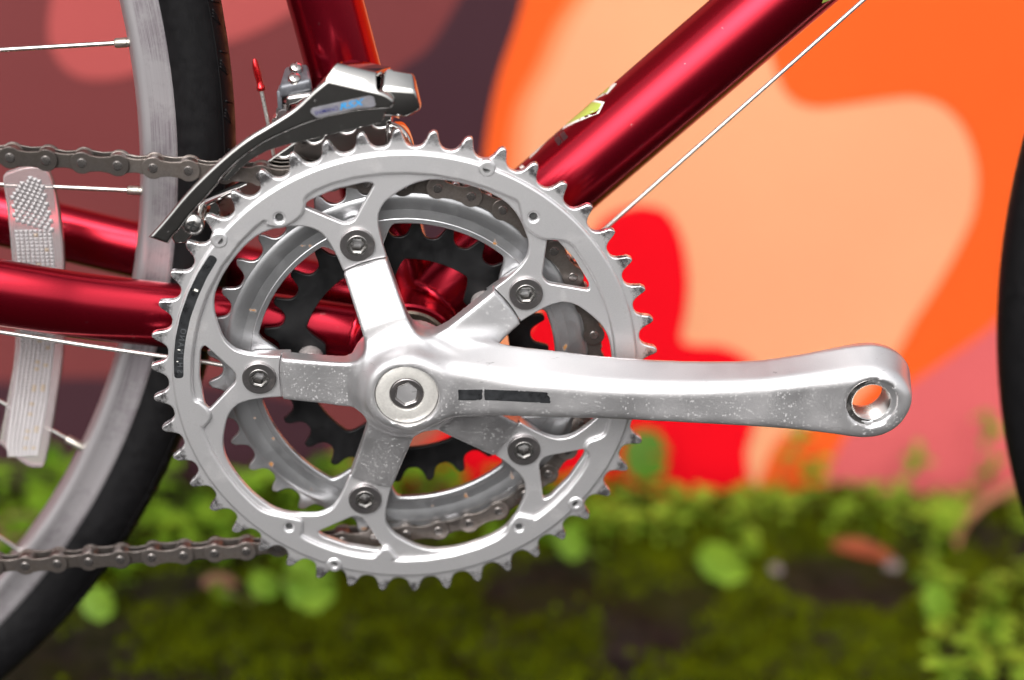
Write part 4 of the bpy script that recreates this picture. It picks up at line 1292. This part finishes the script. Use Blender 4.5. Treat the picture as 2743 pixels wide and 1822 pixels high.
round_plant(-166, 247, [(0, 0, 13, 10, 0.8, 0.2)], "weed with a single small pale leaf right of the rear tyre")
round_plant(118, 340, [(0, 0, 14, 11, 0.7, 0.2), (-14, 8, 17, 9, 0.9, 1.0), (18, -6, 10, 8, 0.6, 2.0)], "weed with three pale leaves close under the chainring teeth")
round_plant(334, 262, [(0, 0, 16, 11, 1.0, 0.2), (12, 6, 12, 7, 0.8, 1.4)], "weed with an upright oval leaf at the edge of the bare soil")
def sprig(x, y, h_, seed, label):
    r_ = random.Random(seed)
    out = [sweep([(0, 0, -1), (r_.uniform(-6, 6), -2, h_ * 0.5), (r_.uniform(-8, 8), -3, h_)], 0.7, 6)]
    top = out[0][0][-1]
    root = bpy.data.objects.new("sprig", None); COL.objects.link(root)
    root.location = Vector((x, y, float(ground_h(x, y)))) * MM
    root["label"] = label; root["category"] = "weed"
    part("stem", out[0], 'stem', root, angle=180)
    for j in range(9):
        k = r_.uniform(0.62, 1.0)
        p = (top[0] * k, top[1] * k, h_ * k)
        L = r_.uniform(9, 15)
        part("leaf", place(leaf_shape(L, L * 0.6, 0.2, 3), rotm(r_.uniform(0, 2 * PI), r_.uniform(-0.3, 0.8), r_.uniform(-0.5, 0.5)), p), 'weed', root, angle=180)
sprig(268, 400, 60, 1, "tall sprig of leaves before the orange paint below the pedal eye")
sprig(280, 402, 43, 2, "shorter sprig beside the tall one below the pedal eye")
sprig(357, 405, 52, 3, "sprig standing alone before the pink paint")
sprig(403, 396, 86, 4, "tallest sprig beside the front tyre")
sprig(408, 404, 44, 5, "low sprig left of the dry stalk")

stalk_pts = spline([(500, 452, 22), (470, 440, 17), (449, 430, 15), (418, 405, 15), (396, 385, 12), (382, 365, 8), (374, 348, 2)], 5)
obj("dry_stalk", make_mesh("dry_stalk", *sweep(stalk_pts, [4.6 - 2.4 * i / len(stalk_pts) for i in range(len(stalk_pts))], 10), MT['stalk'], 60), label="curved brown dry stalk arching out of the weeds at right", cat="stalk")
def dead_leaf(x, y, z, L, W, az, el, mat, label):
    o = obj("fallen_leaf", make_mesh("fallen_leaf", *place(leaf_shape(L, W, 0.25, 6), rotm(az, el, 0.35), (0, 0, 0)), MT[mat], 180), label=label, cat="leaf", loc=(x, y, float(ground_h(x, y)) + z))
dead_leaf(292, 350, 4, 44, 15, -0.30, 0.08, 'dryleaf', "rusty orange fallen leaf lying on the soil right of the chainring")
dead_leaf(-246, 322, 8, 40, 26, 0.4, 0.3, 'brownleaf', "brown dead leaf among the weeds seen through the rear rim")
dead_leaf(20, 395, 6, 34, 22, 0.9, 0.2, 'brownleaf', "brown dead leaf at the wall foot behind the spider")
dead_leaf(-110, 280, 3, 22, 12, 0.2, 0.1, 'brownleaf', "small brown dead leaf on bare soil under the lower chain")
def pebble(x, y, r, seed, label, group=None):
    r_ = np.random.default_rng(seed)
    bm = bmesh.new(); bmesh.ops.create_icosphere(bm, subdivisions=2, radius=r)
    for vv in bm.verts:
        vv.co *= 1 + r_.normal(0, 0.07); vv.co.z *= 0.65
    bm.verts.index_update()
    V = np.array([tuple(q.co) for q in bm.verts]); F = [[q.index for q in fc.verts] for fc in bm.faces]; bm.free()
    obj("pebble", make_mesh("pebble", V, F, MT['pebble'], 60), label=label, cat="pebble", group=group, loc=(x, y, float(ground_h(x, y)) + r * 0.3))
pebble(330, 336, 7, 1, "pale pebble next to the orange fallen leaf")
pebble(247, 318, 5, 2, "small pale pebble left of the bare soil patch")
